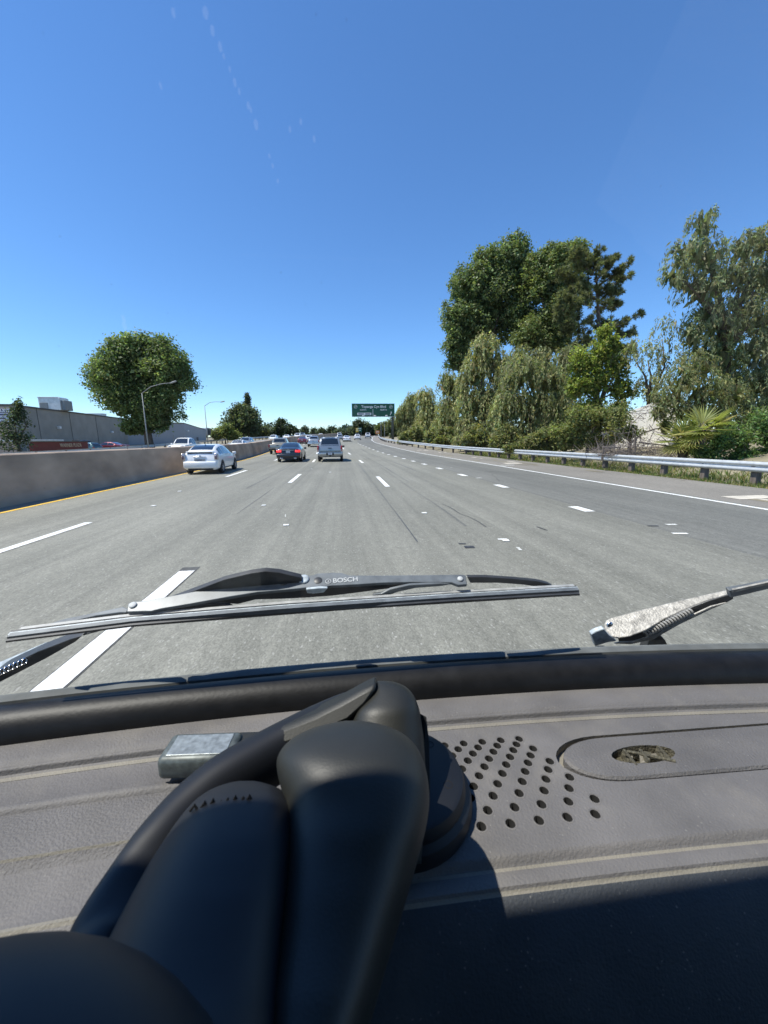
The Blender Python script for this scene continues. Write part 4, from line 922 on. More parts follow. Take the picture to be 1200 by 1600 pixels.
def trunk(tree, base, tops, r0, limbs_r=.5, m='bark'):
    b = MB(); base = Vector(base); mid = Vector((sum(t[0] for t in tops)/len(tops), sum(t[1] for t in tops)/len(tops), sum(t[2] for t in tops)/len(tops)))
    fork = base.lerp(mid, .55); fork.x = base.x+(fork.x-base.x)*.4; fork.y = base.y+(fork.y-base.y)*.4
    b.tube([base-Vector((0, 0, .4)), base+Vector((0, 0, .3)), base.lerp(fork, .5)+Vector((random.uniform(-.1, .1), 0, 0)), fork], [r0*1.5, r0*1.12, r0*.9, r0*.75], 10)
    o = b.build('trunk', M[m], tree, True)
    for t in tops:
        t = Vector(t); q = fork.lerp(t, .5) + Vector((random.uniform(-.5, .5), random.uniform(-.5, .5), random.uniform(.1, .6)))
        MB().tube([fork-Vector((0, 0, .2)), fork.lerp(q, .5)+Vector((0, 0, .1)), q, t], [r0*.55, r0*.42, r0*.3, r0*.08], 7).build('limb', M[m], o, True)
def gz(x, y): return prof(y)+emb(x-bend(y))-.05
def tree_base(lobes, base_px=None):
    x = float(np.mean([l[0][0] for l in lobes])); y = float(np.mean([l[0][1] for l in lobes])); return (x, y, gz(x, y))
def broadleaf(name, label, L, Y, col, leaf, dens=2.2, per=9, spread=.34, cat='tree', group=None, r0=None, mat_='leaf', core=True, kindname='crown', base=None, depth=.2, sub=9):
    lobes = lobes_px(L, Y); base = base or tree_base(lobes); t = thing(name, label, cat, base, 0, group)
    lobes = [(c-np.array(base), r) for c, r in lobes]
    if sub:                                        # boughs: each big mass is broken into smaller leafy heads
        lob2 = []
        for c, r in lobes:
            dirs = sph(sub); dirs[:, 2] = np.where(dirs[:, 2] < -.5, -dirs[:, 2], dirs[:, 2])
            for d_ in dirs: k_ = rng.uniform(.3, .48); lob2.append((c+d_*r*(1.08-k_*.9), r*k_))
        C, Nn, T = clump_points(lob2, dens*.8, spread*.7, per, depth=depth)
    else: C, Nn, T = clump_points(lobes, dens, spread, per, depth=depth)
    n = len(C); fac = unit(rng.normal(size=(n, 3))*.55+Nn*.55+np.array([0, 0, .55])); D = unit(np.cross(fac, rng.normal(size=(n, 3)))); Wv = np.cross(fac, D)
    ls = leaf*np.exp(rng.normal(0, .25, n)); leaf_mesh(kindname, C, D, Wv, ls, ls*.62, tints(n, col)*T[:, None], M[mat_], t)
    if core:
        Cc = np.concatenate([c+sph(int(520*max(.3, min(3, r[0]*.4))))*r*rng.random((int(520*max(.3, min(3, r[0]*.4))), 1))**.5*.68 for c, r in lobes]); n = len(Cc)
        leaf_mesh('inner_foliage', Cc, sph(n), sph(n), leaf*2.4, leaf*1.8, tints(n, [c*.75 for c in col]), M[mat_], t)  # darker tint puts the shade inside the crown into the leaf colour
    h = max(c[2] for c, r in lobes); r0 = r0 or .018*h+.08
    tops = [tuple(c*np.array([1, 1, 1])) for c, r in lobes if c[2] > .8][:9] or [(0, 0, h)]
    trunk(t, (0, 0, 0), tops, r0); return t
def weeping(name, label, L, Y, col, leaf=.20, dens=1.5, ln=(.8, 2.2), cat='tree', group=None, per=16, base=None, core=True, r0=None):
    """pepper tree: foliage hangs in strands from the outside of each bough"""
    lobes = lobes_px(L, Y); base = base or tree_base(lobes); t = thing(name, label, cat, base, 0, group)
    lobes = [(c-np.array(base), r) for c, r in lobes]; Cs, Ts, Ds, Ns = [], [], [], []
    for c, r in lobes:
        area = 4*math.pi*((r[0]*r[1])**1.6/3+(r[0]*r[2])**1.6/3+(r[1]*r[2])**1.6/3)**(1/1.6); k = max(8, int(area*dens))
        d = sph(k); d[:, 2] = np.where(d[:, 2] < -.35, -d[:, 2], d[:, 2]); rad = 1-np.abs(rng.normal(0, .16, k))+rng.random(k)**5*.2
        p = c + d*r*rad[:, None]; lenn = rng.uniform(ln[0], ln[1], k)*np.clip(r[2]/2.2, .5, 1.1)
        out = unit(d*np.array([1, 1, 0])+1e-6); s = rng.random((k, per)); s = np.sort(s, 1)
        q = p[:, None, :] + np.stack([out[:, 0:1]*np.sin(s*1.4)*.35*lenn[:, None], out[:, 1:2]*np.sin(s*1.4)*.35*lenn[:, None], -lenn[:, None]*(s**1.25)+.12], 2)
        q += rng.normal(0, .05+.02*lenn.mean(), q.shape)
        dd = np.stack([out[:, 0:1]*(1-s)*.7, out[:, 1:2]*(1-s)*.7, -np.ones_like(s)*(.3+s)], 2)+rng.normal(0, .38, q.shape)
        Cs.append(q.reshape(-1, 3)); Ds.append(dd.reshape(-1, 3)); Ts.append(np.repeat(np.exp(rng.normal(0, .22, k)), per)); Ns.append(np.repeat(unit(d/r+np.array([0, 0, .4])), per, 0))
    C = np.concatenate(Cs); D = unit(np.concatenate(Ds)); T = np.concatenate(Ts); keep = C[:, 2] > .05; C, D, T = C[keep], D[keep], T[keep]
    n = len(C); NN = np.concatenate(Ns)[keep]; Wv = unit(np.cross(D, NN+rng.normal(size=(n, 3))*.45)); ls = leaf*np.exp(rng.normal(0, .3, n))
    leaf_mesh('crown', C, D, Wv, ls*1.25, ls*.36, tints(n, col)*T[:, None], M['leaf'], t)
    if core:
        Cc = []
        for c, r in lobes:
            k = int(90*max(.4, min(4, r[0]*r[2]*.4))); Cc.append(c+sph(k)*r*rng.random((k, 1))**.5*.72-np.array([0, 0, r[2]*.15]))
        Cc = np.concatenate(Cc); n = len(Cc); dd = unit(rng.normal(size=(n, 3))*.5+np.array([0, 0, -1.])); leaf_mesh('inner_foliage', Cc, dd, unit(np.cross(dd, sph(n))), leaf*5, leaf*1.9, tints(n, [c*.8 for c in col]), M['leaf'], t)  # inner strands tinted darker, crown shade painted into their colour
    h = max(c[2] for c, r in lobes); trunk(t, (0, 0, 0), [tuple(c) for c, r in lobes if c[2] > .8][:10], r0 or .02*h+.08); return t

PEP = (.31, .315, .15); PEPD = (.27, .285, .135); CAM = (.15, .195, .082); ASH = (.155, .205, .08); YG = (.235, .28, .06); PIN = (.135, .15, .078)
# left: big round tree, thin tree by the hotel sign
broadleaf('round_tree', 'big round crowned green tree beyond the oncoming lanes behind a lamp post', [(222,585,62,52),(178,588,42,44),(262,590,40,42),(220,556,50,32),(192,560,36,30),(250,560,36,30),(205,630,52,36),(246,632,42,34),(226,664,26,22),(206,668,22,16),(250,660,24,20),(160,592,24,30),(280,592,24,30)], 58, ASH, .30, dens=2.6, per=12, spread=.42, r0=.55, depth=.17)
broadleaf('thin_tree', 'dark scraggly tree at the edge in front of the sign board', [(20,678,18,26),(32,664,12,22),(8,690,22,20),(30,692,20,18),(31,642,4,16),(22,650,5,12)], 40, (.07, .095, .055), .2, dens=3.6, per=8, spread=.25, core=False, depth=.35)
# far left groups
broadleaf('dense_tree', 'broad olive green tree at the end of the grey warehouses', [(378,660,28,26),(362,672,20,18),(395,668,18,20),(372,645,14,12),(388,650,16,14)], 92, (.10, .125, .06), .4, dens=1.5, per=10, spread=.5)
broadleaf('pale_tree', 'small yellow green tree beside the second lamp post', [(352,674,16,12),(340,680,14,9),(362,682,14,8)], 86, (.18, .21, .07), .35, dens=1.5, per=9, spread=.4)
broadleaf('tall_conifer', 'slim dark conifer rising above the broad olive tree', [(387,622,3,7),(387,632,5,8),(388,642,7,9)], 120, (.065, .085, .055), .45, dens=1.6, per=9, spread=.45)
broadleaf('dense_tree', 'dark green bushy tree above the oncoming cars, taller of a pair', [(437,668,10,10),(433,678,10,8),(441,660,6,5)], 150, (.065, .09, .045), .6, dens=1.1, per=9, spread=.6)
broadleaf('dense_tree', 'dark green bushy tree above the oncoming cars, rounder of a pair', [(453,670,10,8),(460,674,8,7),(448,676,9,7)], 158, (.06, .085, .045), .6, dens=1.1, per=9, spread=.6)
broadleaf('dense_tree', 'low olive trees between the broad tree and the bushy pair', [(410,676,14,10),(420,680,10,8),(402,680,10,8)], 150, (.10, .12, .06), .6, dens=1.0, per=9, spread=.6)
for i, (px, py, rx, ry, Y, lab) in enumerate([(476, 672, 5, 6, 250, 'sparse tall tree standing alone in the gap above the median'), (490, 674, 4, 5, 260, 'small grey green tree on the skyline beside the gap'),
        (503, 676, 8, 6, 240, 'low dark tree on the skyline above the grey car'), (518, 673, 9, 8, 245, 'rounded skyline tree left of the distant towers'), (530, 677, 9, 7, 235, 'low skyline bush in front of the distant towers'),
        (552, 676, 9, 8, 215, 'olive skyline tree below the distant towers'), (541, 679, 8, 5, 205, 'low olive hedge below the distant towers')]):
    broadleaf('skyline_tree', lab, [(px, py, rx, ry), (px-rx*.5, py+ry*.4, rx*.7, ry*.7), (px+rx*.5, py+ry*.3, rx*.6, ry*.7)], Y, (.09, .115, .07), .8, dens=.5, per=9, spread=.9, group='trees on the skyline')
broadleaf('dome_tree', 'dark domed tree behind the small green sign', [(563,668,15,12),(575,673,12,10),(556,675,11,9),(585,676,8,9)], 200, (.075, .095, .05), .7, dens=.7, per=10, spread=.8)
broadleaf('roadside_tree', 'sunlit yellowish roadside tree beside the far bend of the guard rail', [(596,670,9,9),(605,668,9,10),(600,679,9,6)], 165, (.14, .16, .06), .6, dens=.8, per=10, spread=.6)
broadleaf('roadside_tree', 'dark roadside tree right behind the sign post', [(612,668,9,13),(622,672,9,14),(617,682,10,8)], 135, (.11, .13, .06), .5, dens=.9, per=10, spread=.5)
# pepper trees along the rail, far to near
weeping('pepper_tree', 'weeping pepper tree nearest the sign post', [(634,645,13,18),(645,628,12,15),(652,655,14,22),(636,670,12,18),(648,676,14,14),(625,655,9,16)], 98, PEPD, .36, dens=1.8, ln=(1.2, 3))
weeping('pepper_tree', 'weeping pepper tree second from the sign post', [(664,622,13,18),(672,645,16,24),(662,668,14,20),(682,668,14,22),(672,682,16,12)], 80, PEP, .34, dens=1.8, ln=(1.2, 3))
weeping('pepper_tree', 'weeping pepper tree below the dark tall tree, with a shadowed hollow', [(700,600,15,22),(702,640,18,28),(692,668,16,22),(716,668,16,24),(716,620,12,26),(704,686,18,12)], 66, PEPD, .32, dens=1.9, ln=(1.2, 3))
weeping('pepper_tree', 'tall pale weeping pepper tree in front of the dark tall tree', [(757,545,22,26),(742,580,20,30),(776,572,22,30),(735,630,20,30),(760,630,24,34),(785,625,22,34),(745,672,22,26),(775,675,22,24),(728,668,14,26),(760,690,26,14),(725,600,12,22),(722,690,16,12),(790,595,16,26)], 46, PEP, .26, dens=2.2, ln=(1, 2.6))
weeping('pepper_tree', 'broad weeping pepper tree in the middle of the bank', [(815,580,28,26),(845,590,26,28),(800,630,26,32),(835,635,30,34),(868,630,24,32),(820,678,28,28),(855,680,26,26),(790,680,20,24),(875,672,18,24),(835,700,34,12),(800,596,20,20),(780,655,16,30),(785,700,22,10),(870,600,18,22)], 37, (.26, .275, .13), .22, dens=2.6, ln=(.9, 2.2))
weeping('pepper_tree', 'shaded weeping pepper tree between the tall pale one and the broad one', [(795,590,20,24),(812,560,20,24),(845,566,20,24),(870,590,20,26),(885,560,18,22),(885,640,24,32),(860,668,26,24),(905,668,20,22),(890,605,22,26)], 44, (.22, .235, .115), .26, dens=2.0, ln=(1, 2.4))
# tall dark trees behind
broadleaf('camphor_tree', 'tallest dark green tree with rounded glossy crown', [(800,402,36,30),(765,420,34,30),(735,450,32,32),(770,465,42,40),(815,450,34,40),(718,495,28,32),(750,510,36,36),(712,535,24,26),(718,565,24,22),(800,510,36,40)], 60, CAM, .32, dens=2.2, per=13, spread=.36, mat_='leaf_glossy', depth=.2, sub=15)
broadleaf('camphor_tree', 'green rounded tree right of the tallest tree, beside the pine', [(865,415,32,28),(895,408,26,26),(850,450,32,34),(880,460,32,38),(860,500,32,34),(830,530,30,32),(875,530,28,30),(840,420,20,22)], 56, (.17, .21, .08), .30, dens=2.3, per=13, spread=.36, mat_='leaf_glossy', depth=.2, sub=15)
# pine: boughs with tufts
def pine(name, label, boughs, Y, base_px, col):
    bx = at(base_px, 690, Y); base = (bx.x, bx.y, gz(bx.x, bx.y)); t = thing(name, label, 'tree', base)
    o0 = Vector(base); top = at(930, 400, Y)-o0
    MB().tube([(0, 0, -.3), (0, 0, top.z*.5), tuple(top)], [.42, .3, .06], 9).build('trunk', M['bark'], t, True)
    C, D, T = [], [], []
    for (px, py, qx, qy, w) in boughs:
        a = at(px, py, Y+random.uniform(-2, 2))-o0; e = at(qx, qy, Y+random.uniform(-3, 3))-o0
        MB().tube([a, a.lerp(e, .5)-Vector((0, 0, .2)), e], [.14, .09, .03], 6).build('limb', M['bark'], t, True)
        k = int(30*w/14); n = k*90; cen = np.repeat(np.arange(k), 90); ts = .15+.95*rng.random(k)**.75
        rad = w*Y/ray(px, py)[1]/600*(1.0-.55*ts); tc = rng.normal(0, .5, (k, 3))*rad[:, None]*np.array([1, 1, .8])
        hub = np.array(a)[None]*(1-ts[:, None])+np.array(e)[None]*ts[:, None]+tc
        dd = unit(rng.normal(size=(n, 3))+unit(tc+np.array(e-a)[None]*.15+np.array([0, 0, .3]))[cen]*.9)
        C.append(hub[cen]+dd*rng.uniform(.1, .42, (n, 1))); D.append(dd); T.append(np.exp(rng.normal(0, .28, k))[cen])
    C = np.concatenate(C); D = np.concatenate(D); T = np.concatenate(T); n = len(C)
    leaf_mesh('crown', C, D, unit(np.cross(D, sph(n))), .42, .07, tints(n, col, .08, .2)*T[:, None], M['leaf'], t); return t
pine('pine_tree', 'dark pine with long boughs reaching over the bank', [(925,430,900,395,20),(925,430,935,395,16),(930,440,958,405,15),(930,450,980,410,14),(930,455,982,432,12),(930,455,965,455,13),(925,450,880,430,20),(925,475,880,470,24),(930,480,960,475,18),(925,500,885,510,24),(930,500,950,520,24),(935,520,998,492,9),(935,530,985,520,14),(930,530,900,545,24),(940,545,985,545,14),(935,470,910,450,24),(930,550,960,560,22),(900,470,870,490,18)], 48, 925, PIN)
# sunlit yellow-green tree and shrubs on the bank
broadleaf('young_tree', 'bright yellow green leafy tree in the middle of the bank', [(935,560,30,28),(905,570,26,24),(965,575,26,26),(930,600,34,28),(970,610,28,24),(900,605,24,26),(945,525,14,18),(960,540,16,16),(925,640,30,20),(965,640,22,18)], 28.5, YG, .17, dens=5.5, per=9, spread=.24, depth=.28)
broadleaf('bank_shrub', 'olive shrub under the yellow green tree behind the rail', [(905,660,34,26),(940,660,30,26),(900,690,32,18),(935,692,28,16),(965,668,20,20),(880,675,20,22)], 25, (.215, .235, .08), .14, dens=7, per=9, spread=.2, cat='shrub', depth=.3)
weeping('pepper_tree', 'thin pale weeping tree between the pine and the tall edge tree', [(1012,565,18,34),(1035,530,18,36),(1045,575,24,36),(1010,610,20,26),(990,560,16,30),(1030,615,22,22)], 27, (.27, .28, .14), .17, dens=2.4, ln=(.7, 1.8), core=False)
weeping('pepper_tree', 'olive weeping tree hanging over the white wall', [(1065,600,28,28),(1100,610,30,30),(1085,575,30,26),(1040,622,24,18),(1062,640,20,20),(1120,645,30,26),(1090,650,26,20),(1140,620,26,30),(1135,672,32,20),(1100,684,26,14),(1175,665,30,24),(1030,645,12,14)], 23, (.225, .24, .11), .15, dens=4.5, ln=(.7, 1.7))
weeping('pepper_tree', 'tallest weeping pepper tree at the edge of the picture', [(1098,350,20,22),(1075,395,32,24),(1105,400,24,28),(1060,430,28,24),(1095,450,32,34),(1110,500,34,36),(1165,385,30,26),(1195,380,26,28),(1180,430,30,34),(1160,480,30,32),(1195,500,34,40),(1170,550,36,36),(1110,555,30,34),(1200,590,34,40),(1140,600,28,30),(1175,640,34,30),(1210,650,34,34),(1235,430,40,60),(1250,560,40,70),(1130,440,22,30),(1140,520,26,30),(1085,525,22,28),(1150,430,20,24),(1130,560,26,26),(1205,440,26,34),(1180,600,30,30),(1215,540,30,34)], 24.5, (.215, .24, .125), .165, dens=3.6, ln=(.7, 2.0), per=18)
broadleaf('bank_shrub', 'bright green leafy shrub behind the rail at the edge of the picture', [(1150,690,34,26),(1190,675,34,34),(1120,700,28,20),(1215,695,34,36),(1160,715,40,16),(1100,712,24,14),(1190,716,40,16)], 17, (.14, .215, .07), .11, dens=13, per=9, spread=.16, cat='shrub', depth=.28)
broadleaf('bank_shrub', 'low olive shrub at the foot of the middle pepper trees', [(880,695,22,14),(860,700,20,12),(835,702,18,10),(800,702,18,9)], 30, (.2, .22, .085), .15, dens=6, per=9, spread=.2, cat='shrub', depth=.3)
broadleaf('bank_shrub', 'yellowish shrub at the foot of the tall pale pepper tree', [(702,690,14,10),(688,688,12,8),(730,695,12,7)], 54, (.20, .215, .07), .25, dens=3, per=8, spread=.25, cat='shrub', depth=.3)
for (x0, Y_, lab) in [(650, 74, 'low pale brush at the foot of the pepper trees near the sign'), (690, 60, 'low brush below the shadowed hollow of the pepper trees'), (745, 44, 'low brush below the tall pale pepper tree'), (790, 36, 'low brush below the broad pepper tree, farther half'), (850, 30, 'low brush below the broad pepper tree, nearer half'), (985, 23.5, 'leafy brush in front of the white wall')]:
    w_ = 24 if x0 < 800 else 30
    broadleaf('bank_shrub', lab, [(x0-w_*.6, 690 if x0 > 700 else 686, w_*.6, 14), (x0, 684, w_*.7, 20), (x0+w_*.6, 690, w_*.6, 15), (x0+w_*.2, 698, w_*.8, 10)] if x0 < 900 else [(965,650,20,22),(985,676,16,16),(960,682,20,18),(1040,668,10,16)], Y_, (.23, .245, .10), .0052*Y_, dens=200/Y_, per=8, spread=.2, cat='shrub', depth=.3)
# fan palm
def fan_palm(label, px, py, Y):
    c = at(px, py, Y); base = (c.x, c.y, gz(c.x, c.y)); t = thing('fan_palm', label, 'palm', base); h = c.z-base[2]
    MB().tube([(0, 0, -.2), (0, 0, h*.6), (0, 0, h)], [.22, .2, .14], 10).build('trunk', M['bark'], t, True)
    for k in range(17):
        az = 2*math.pi*k/17*2.6+.4; el = R(random.uniform(-35, 70)); d = Vector((math.cos(az)*math.cos(el), math.sin(az)*math.cos(el), math.sin(el)))
        s0 = Vector((0, 0, h)); hub = s0+d*random.uniform(.35, .6); side = d.cross(Vector((0, 0, 1))).normalized(); up = side.cross(d).normalized()
        Cs, Ds, Ws = [], [], []
        for j in range(22):
            a = R(-100+200*j/21); dr = (d*math.cos(a)+side*math.sin(a)).normalized(); ln = random.uniform(.62, .8)*(1-.25*abs(a)/1.75)
            droop = Vector((0, 0, -.10))
            Cs.append(hub+dr*ln*.72+droop*.3); Ds.append((dr+droop).normalized()); Ws.append((up*.35*(1 if j % 2 else -1)+dr.cross(up)).normalized())
        n = len(Cs); col = (.27, .30, .09) if k % 3 else (.42, .38, .17)
        leaf_mesh('frond', np.array(Cs), np.array(Ds), np.array(Ws), 1.05, .075, tints(n, col, .05, .15), M['leaf'], t)
        MB().tube([s0, hub], [.02, .012], 5).build('frond_stalk', M['twig'], t)
    return t
fan_palm('fan palm with pale stiff fronds beside the dead branches', 1098, 672, 17.2)
fan_palm('low fan palm with yellowed fronds under the larger palm', 1070, 690, 17.8)
# white wall behind the brush, dead branch heap, broken fence
wa, wb = at(962, 690, 27), at(1052, 690, 24)
M['stucco'] = mat('white_stucco', (.74, .70, .62), .9, var=.12, scale=2.5, bump=.3)
wl = MB(); zt = 4.5; d_ = (wb-wa).normalized(); nn_ = Vector((d_.y, -d_.x, 0))*.3
wl.plate([Vector((wa.x, wa.y, .5)), Vector((wb.x, wb.y, .5)), Vector((wb.x, wb.y, zt)), Vector((wa.x, wa.y, zt-1.2))], -nn_)
tag(wl.build('garden_wall', M['stucco']), 'sunlit white stucco wall showing through the brush', 'wall')
def twigs(name, label, px0, px1, py0, py1, Y, n, r=.012, ln=.9, cat='branches'):
    c = at((px0+px1)/2, py1, Y); base = (c.x, c.y, gz(c.x, c.y)); t = thing(name, label, cat, base); b = MB()
    for k in range(n):
        fx = random.random(); a = at(px0+(px1-px0)*fx, py1-(py1-py0)*random.random()*(1-abs(fx-.45)*1.3), Y+random.uniform(-.8, .8))-Vector(base)
        az = random.uniform(0, 6.28); el = random.gauss(.2, .5); d = Vector((math.cos(az)*math.cos(el), math.sin(az)*math.cos(el), math.sin(el)))*ln*random.uniform(.4, 1.5)
        a.z = max(.02, a.z); m_ = a+d*.5+Vector((random.gauss(0, .07), random.gauss(0, .07), random.gauss(0, .07))); rr_ = r*random.uniform(.4, 1.6)
        b.tube([a, m_, a+d], [rr_, rr_*.7, rr_*.3], 4, False)
    b.build('branches', M['twig'], t); return t
twigs('dead_branches', 'heap of grey brown dead branches behind the guard rail', 935, 1062, 690, 716, 19.5, 420)
twigs('dead_tree', 'bare grey branches leaning in front of the white wall', 960, 1050, 630, 700, 22.5, 60, .016, 1.3)
twigs('dead_branches', 'small heap of dry brush beside the yellow green tree', 915, 960, 700, 718, 21.5, 120)
fence = thing('broken_fence', 'broken wooden post and rail fence in the dead branches', 'fence', tuple(at(1020, 712, 18.5)))
fo = fence.location
for (px, y0, y1) in [(941, 697, 720), (991, 683, 720), (1060, 688, 722)]:
    a, c = at(px, y1, 18.5)-fo, at(px+2, y0, 18.5)-fo; MB().tube([a, c], .06, 6).build('post', M['post_wood'], fence)
for (p, q) in [((941, 699), (970, 699)), ((998, 691), (1056, 698)), ((935, 711), (960, 711))]:
    MB().tube([at(*p, 18.4)-fo, at(*q, 18.4)-fo], .035, 6).build('rail', M['twig'], fence)
# grass along the foot of the rail
n = 26000; gy = rng.uniform(5, 42, n)**1.0; gu = 13.55+np.abs(rng.normal(0, 1.3, n)); keep = rng.random(n) < np.clip(.35+.65*np.sin(gy*1.7+gu)*.5+.4, .1, 1); gy, gu = gy[keep], gu[keep]; n = len(gy)
gp = np.array([[u+bend(y), y, gz(u+bend(y), y)] for u, y in zip(gu, gy)]); hh = rng.uniform(.06, .26, n)*np.clip(.5+(gu-13.4)*.5, .5, 1.5)
gd = unit(rng.normal(0, .45, (n, 3))*np.array([1, 1, 0])+np.array([0, 0, 1])); gt = np.where(rng.random((n, 1)) < .4, tints(n, (.30, .27, .13)), tints(n, (.14, .19, .05)))
go = leaf_mesh('grass', gp+gd*hh[:, None]/2, gd, unit(np.cross(gd, sph(n))), hh, .035, gt, M['leaf'], None); tag(go, 'short dry and green grass along the foot of the guard rail', 'grass', kind='stuff')

# ------------------------------------------------------------------ buildings, lamps, signs
M['bld'] = mat('grey_building_render', (.31, .29, .25), .9, var=.1, scale=.6, bump=.1, bscale=9)
M['bld_pink'] = mat('pinkish_render', (.42, .33, .27), .9, var=.08, scale=1)
M['bld2'] = mat('blue_grey_metal_siding', (.34, .35, .36), .8, var=.05, scale=.5)
M['coping'] = mat('dark_coping', (.10, .095, .085), .8, var=.1)
M['white_board'] = mat('white_sign_board', (.55, .57, .66), .6, var=.1, scale=3)
M['navy'] = mat('navy_sign_band', (.03, .035, .09), .6, var=0)
M['white_ink'] = mat('white_lettering', (.75, .76, .76), .6, var=0)
M['red_board'] = mat('dark_red_sign', (.17, .035, .03), .7, var=.15, scale=2)
M['gold_ink'] = mat('tan_lettering', (.50, .38, .27), .7, var=0)
M['sign_green'] = mat('sign_green', (.008, .085, .052), .5, var=.08, scale=1)
M['sheet_metal'] = mat('rooftop_sheet_metal', (.62, .62, .60), .45, .4, var=.15, scale=2)
M['lamp_grey'] = mat('lamp_post_metal', (.25, .26, .25), .7, .1, var=.08)
M['door'] = mat('dark_door', (.06, .065, .07), .6, var=.1)
# long grey building
c1 = at(28, 690, 60); bx_, by_ = c1.x, c1.y
def top_z(px, py, Y): return at(px, py, Y).z
bz = at(28, 634, 60).z; ex, ey = at(190, 690, 92).x, 92.0
bl = thing('warehouse', 'long grey blank walled building with a rooftop unit', 'building', (bx_, by_, 0))
dv = Vector((ex-bx_, ey-by_, 0)); dn = dv.normalized(); pv = Vector((-dn.y, dn.x, 0))
def W2(s, q, z): return dn*s+pv*q+Vector((0, 0, z))
Ln = dv.length+4
MB().plate([W2(0, 0, -1), W2(Ln, 0, -1), W2(Ln, 0, bz), W2(0, 0, bz)], pv*26).build('wall', M['bld'], bl)
MB().plate([W2(-.12, -.12, bz), W2(Ln+.1, -.12, bz), W2(Ln+.1, 26.1, bz), W2(-.12, 26.1, bz)], (0, 0, .22)).build('coping', M['coping'], bl)
MB().plate([W2(-.05, .3, .2), W2(-.05, 26, .2), W2(-.05, 26, bz-.15), W2(-.05, .3, bz-.15)], dn*-.06).build('end_wall', M['bld_pink'], bl)
def at_wall(px, py):                                      # sight line met with the long face
    r = ray(px, py); n_ = pv; t_ = (Vector((bx_, by_, 0))-Vector((0, 0, EYE))).dot(n_)/Vector(r).dot(n_); return Vector(r)*t_+Vector((0, 0, EYE))-Vector((bx_, by_, 0))
for px, py in ((90, 668), (173, 675)):
    p = at_wall(px, py); MB().box((-.22, -.22, -.2), (.22, .22, .2), .05).build('wall_lamp', M['white_ink'], bl).location = p-pv*.25
for px in (60, 110, 150):
    p = at_wall(px, 660); MB().plate([p+W2(-.04, -.02, -6), p+W2(.04, -.02, -6), p+W2(.04, -.02, bz-p.z), p+W2(-.04, -.02, bz-p.z)], pv*-.02).build('wall_joint', M['coping'], bl)
# rooftop unit, smaller vents
ru = thing('rooftop_unit', 'silver box shaped rooftop unit on the long grey building', 'air unit', (0, 0, 0))
pr_ = at(90, 642, 72); ru.location = (pr_.x, pr_.y, bz+.22)
MB().box((-2.0, -1.1, 0), (1.3, 1.1, 2.0), .08).build('casing', M['sheet_metal'], ru)
MB().box((-1.8, -1.16, .25), (-.6, -1.08, 1.2), .02).build('grille', M['lamp_grey'], ru)
MB().box((1.28, -.9, 0), (1.9, .9, 1.6), .06).build('side_duct', M['lamp_grey'], ru)
MB().box((-2.05, -1.15, 2.0), (1.0, 1.15, 2.12), .02).build('lid', M['white_ink'], ru)
rv = thing('roof_hatch', 'low pale roof hatch near the tree end of the grey building', 'roof hatch', tuple(Vector((bx_, by_, bz+.22))+W2(Ln*.78, 2.5, 0)))
MB().box((-1.6, -.8, 0), (1.6, .8, .5), .05).build('hatch_box', M['sheet_metal'], rv); MB().box((-1.7, -.9, .5), (1.7, .9, .58), .02).build('lid', M['white_ink'], rv)
# hotel sign board on the end wall, partly out of the frame
hs = thing('sign_board', 'white and navy sign board reading SUITES on the pinkish end wall', 'sign', (0, 0, 0))
def end_wall(px, py):
    r = Vector(ray(px, py)); t_ = (Vector((bx_, by_, 0))-dn*.2-Vector((0, 0, EYE))).dot(dn)/r.dot(dn); return r*t_+Vector((0, 0, EYE))
e0, e1, e2 = end_wall(24, 639), end_wall(24, 660), end_wall(24, 645)
hs.location = e0; hs.rotation_euler = (0, 0, math.atan2(-pv.y, -pv.x))
hgt = e0.z-e1.z; bh = e0.z-e2.z
MB().box((-6.5, -.10, -hgt), (0, .0, 0), .02).build('board', M['white_board'], hs)
MB().box((-6.5, -.14, -bh), (0, -.10, -.02), .01).build('band', M['navy'], hs)
text('lettering', 'SUITES', bh*1.05, M['white_ink'], hs, (-.35, -.15, -bh*.52), (math.pi/2, 0, 0), 'RIGHT', .01, .02)
for k in range(3): MB().box((-5.5+.6*k, -.125, -bh-.35-k*.48), (-.9-.5*k, -.10, -bh-.20-k*.48)).build('text_line', M['navy'], hs)
# red roadside sign wall
s0, s1 = at(50, 690, 45), at(137, 690, 56)
rs = thing('sign_wall', 'low dark red sign wall reading WARNER PLAZA below the grey building', 'sign', tuple(s0)); 
sv = s1-s0; sv.z = 0; sd = sv.normalized(); rs.rotation_euler = (0, 0, math.atan2(sd.y, sd.x)); rs.location.z = 0
zt_ = at(90, 690.5, 50).z
MB().box((0, 0, -.5), (sv.length, .35, zt_), .03).build('panel', M['red_board'], rs)
MB().box((-.1, -.05, zt_), (sv.length+.1, .45, zt_+.07), .01).build('cap', M['coping'], rs)
text('lettering', 'WARNER PLAZA', .62, M['gold_ink'], rs, (sv.length*.64, -.02, zt_-.42), (math.pi/2, 0, 0), 'CENTER', .02, .012)
aw = thing('canopy', 'thin white canopy roof behind the red sign wall', 'canopy', tuple(at(46, 690, 52))); aw.rotation_euler = rs.rotation_euler; aw.location.z = 0
MB().box((0, .2, at(60, 688, 54).z-.1), (7.5, 3, at(60, 688, 54).z+.12), .02).build('roof_sheet', M['sheet_metal'], aw)
for x in (.3, 3.7, 7.2): MB().tube([(x, .5, -.5), (x, .5, at(60, 688, 54).z-.08)], .06, 8).build('post', M['lamp_grey'], aw)
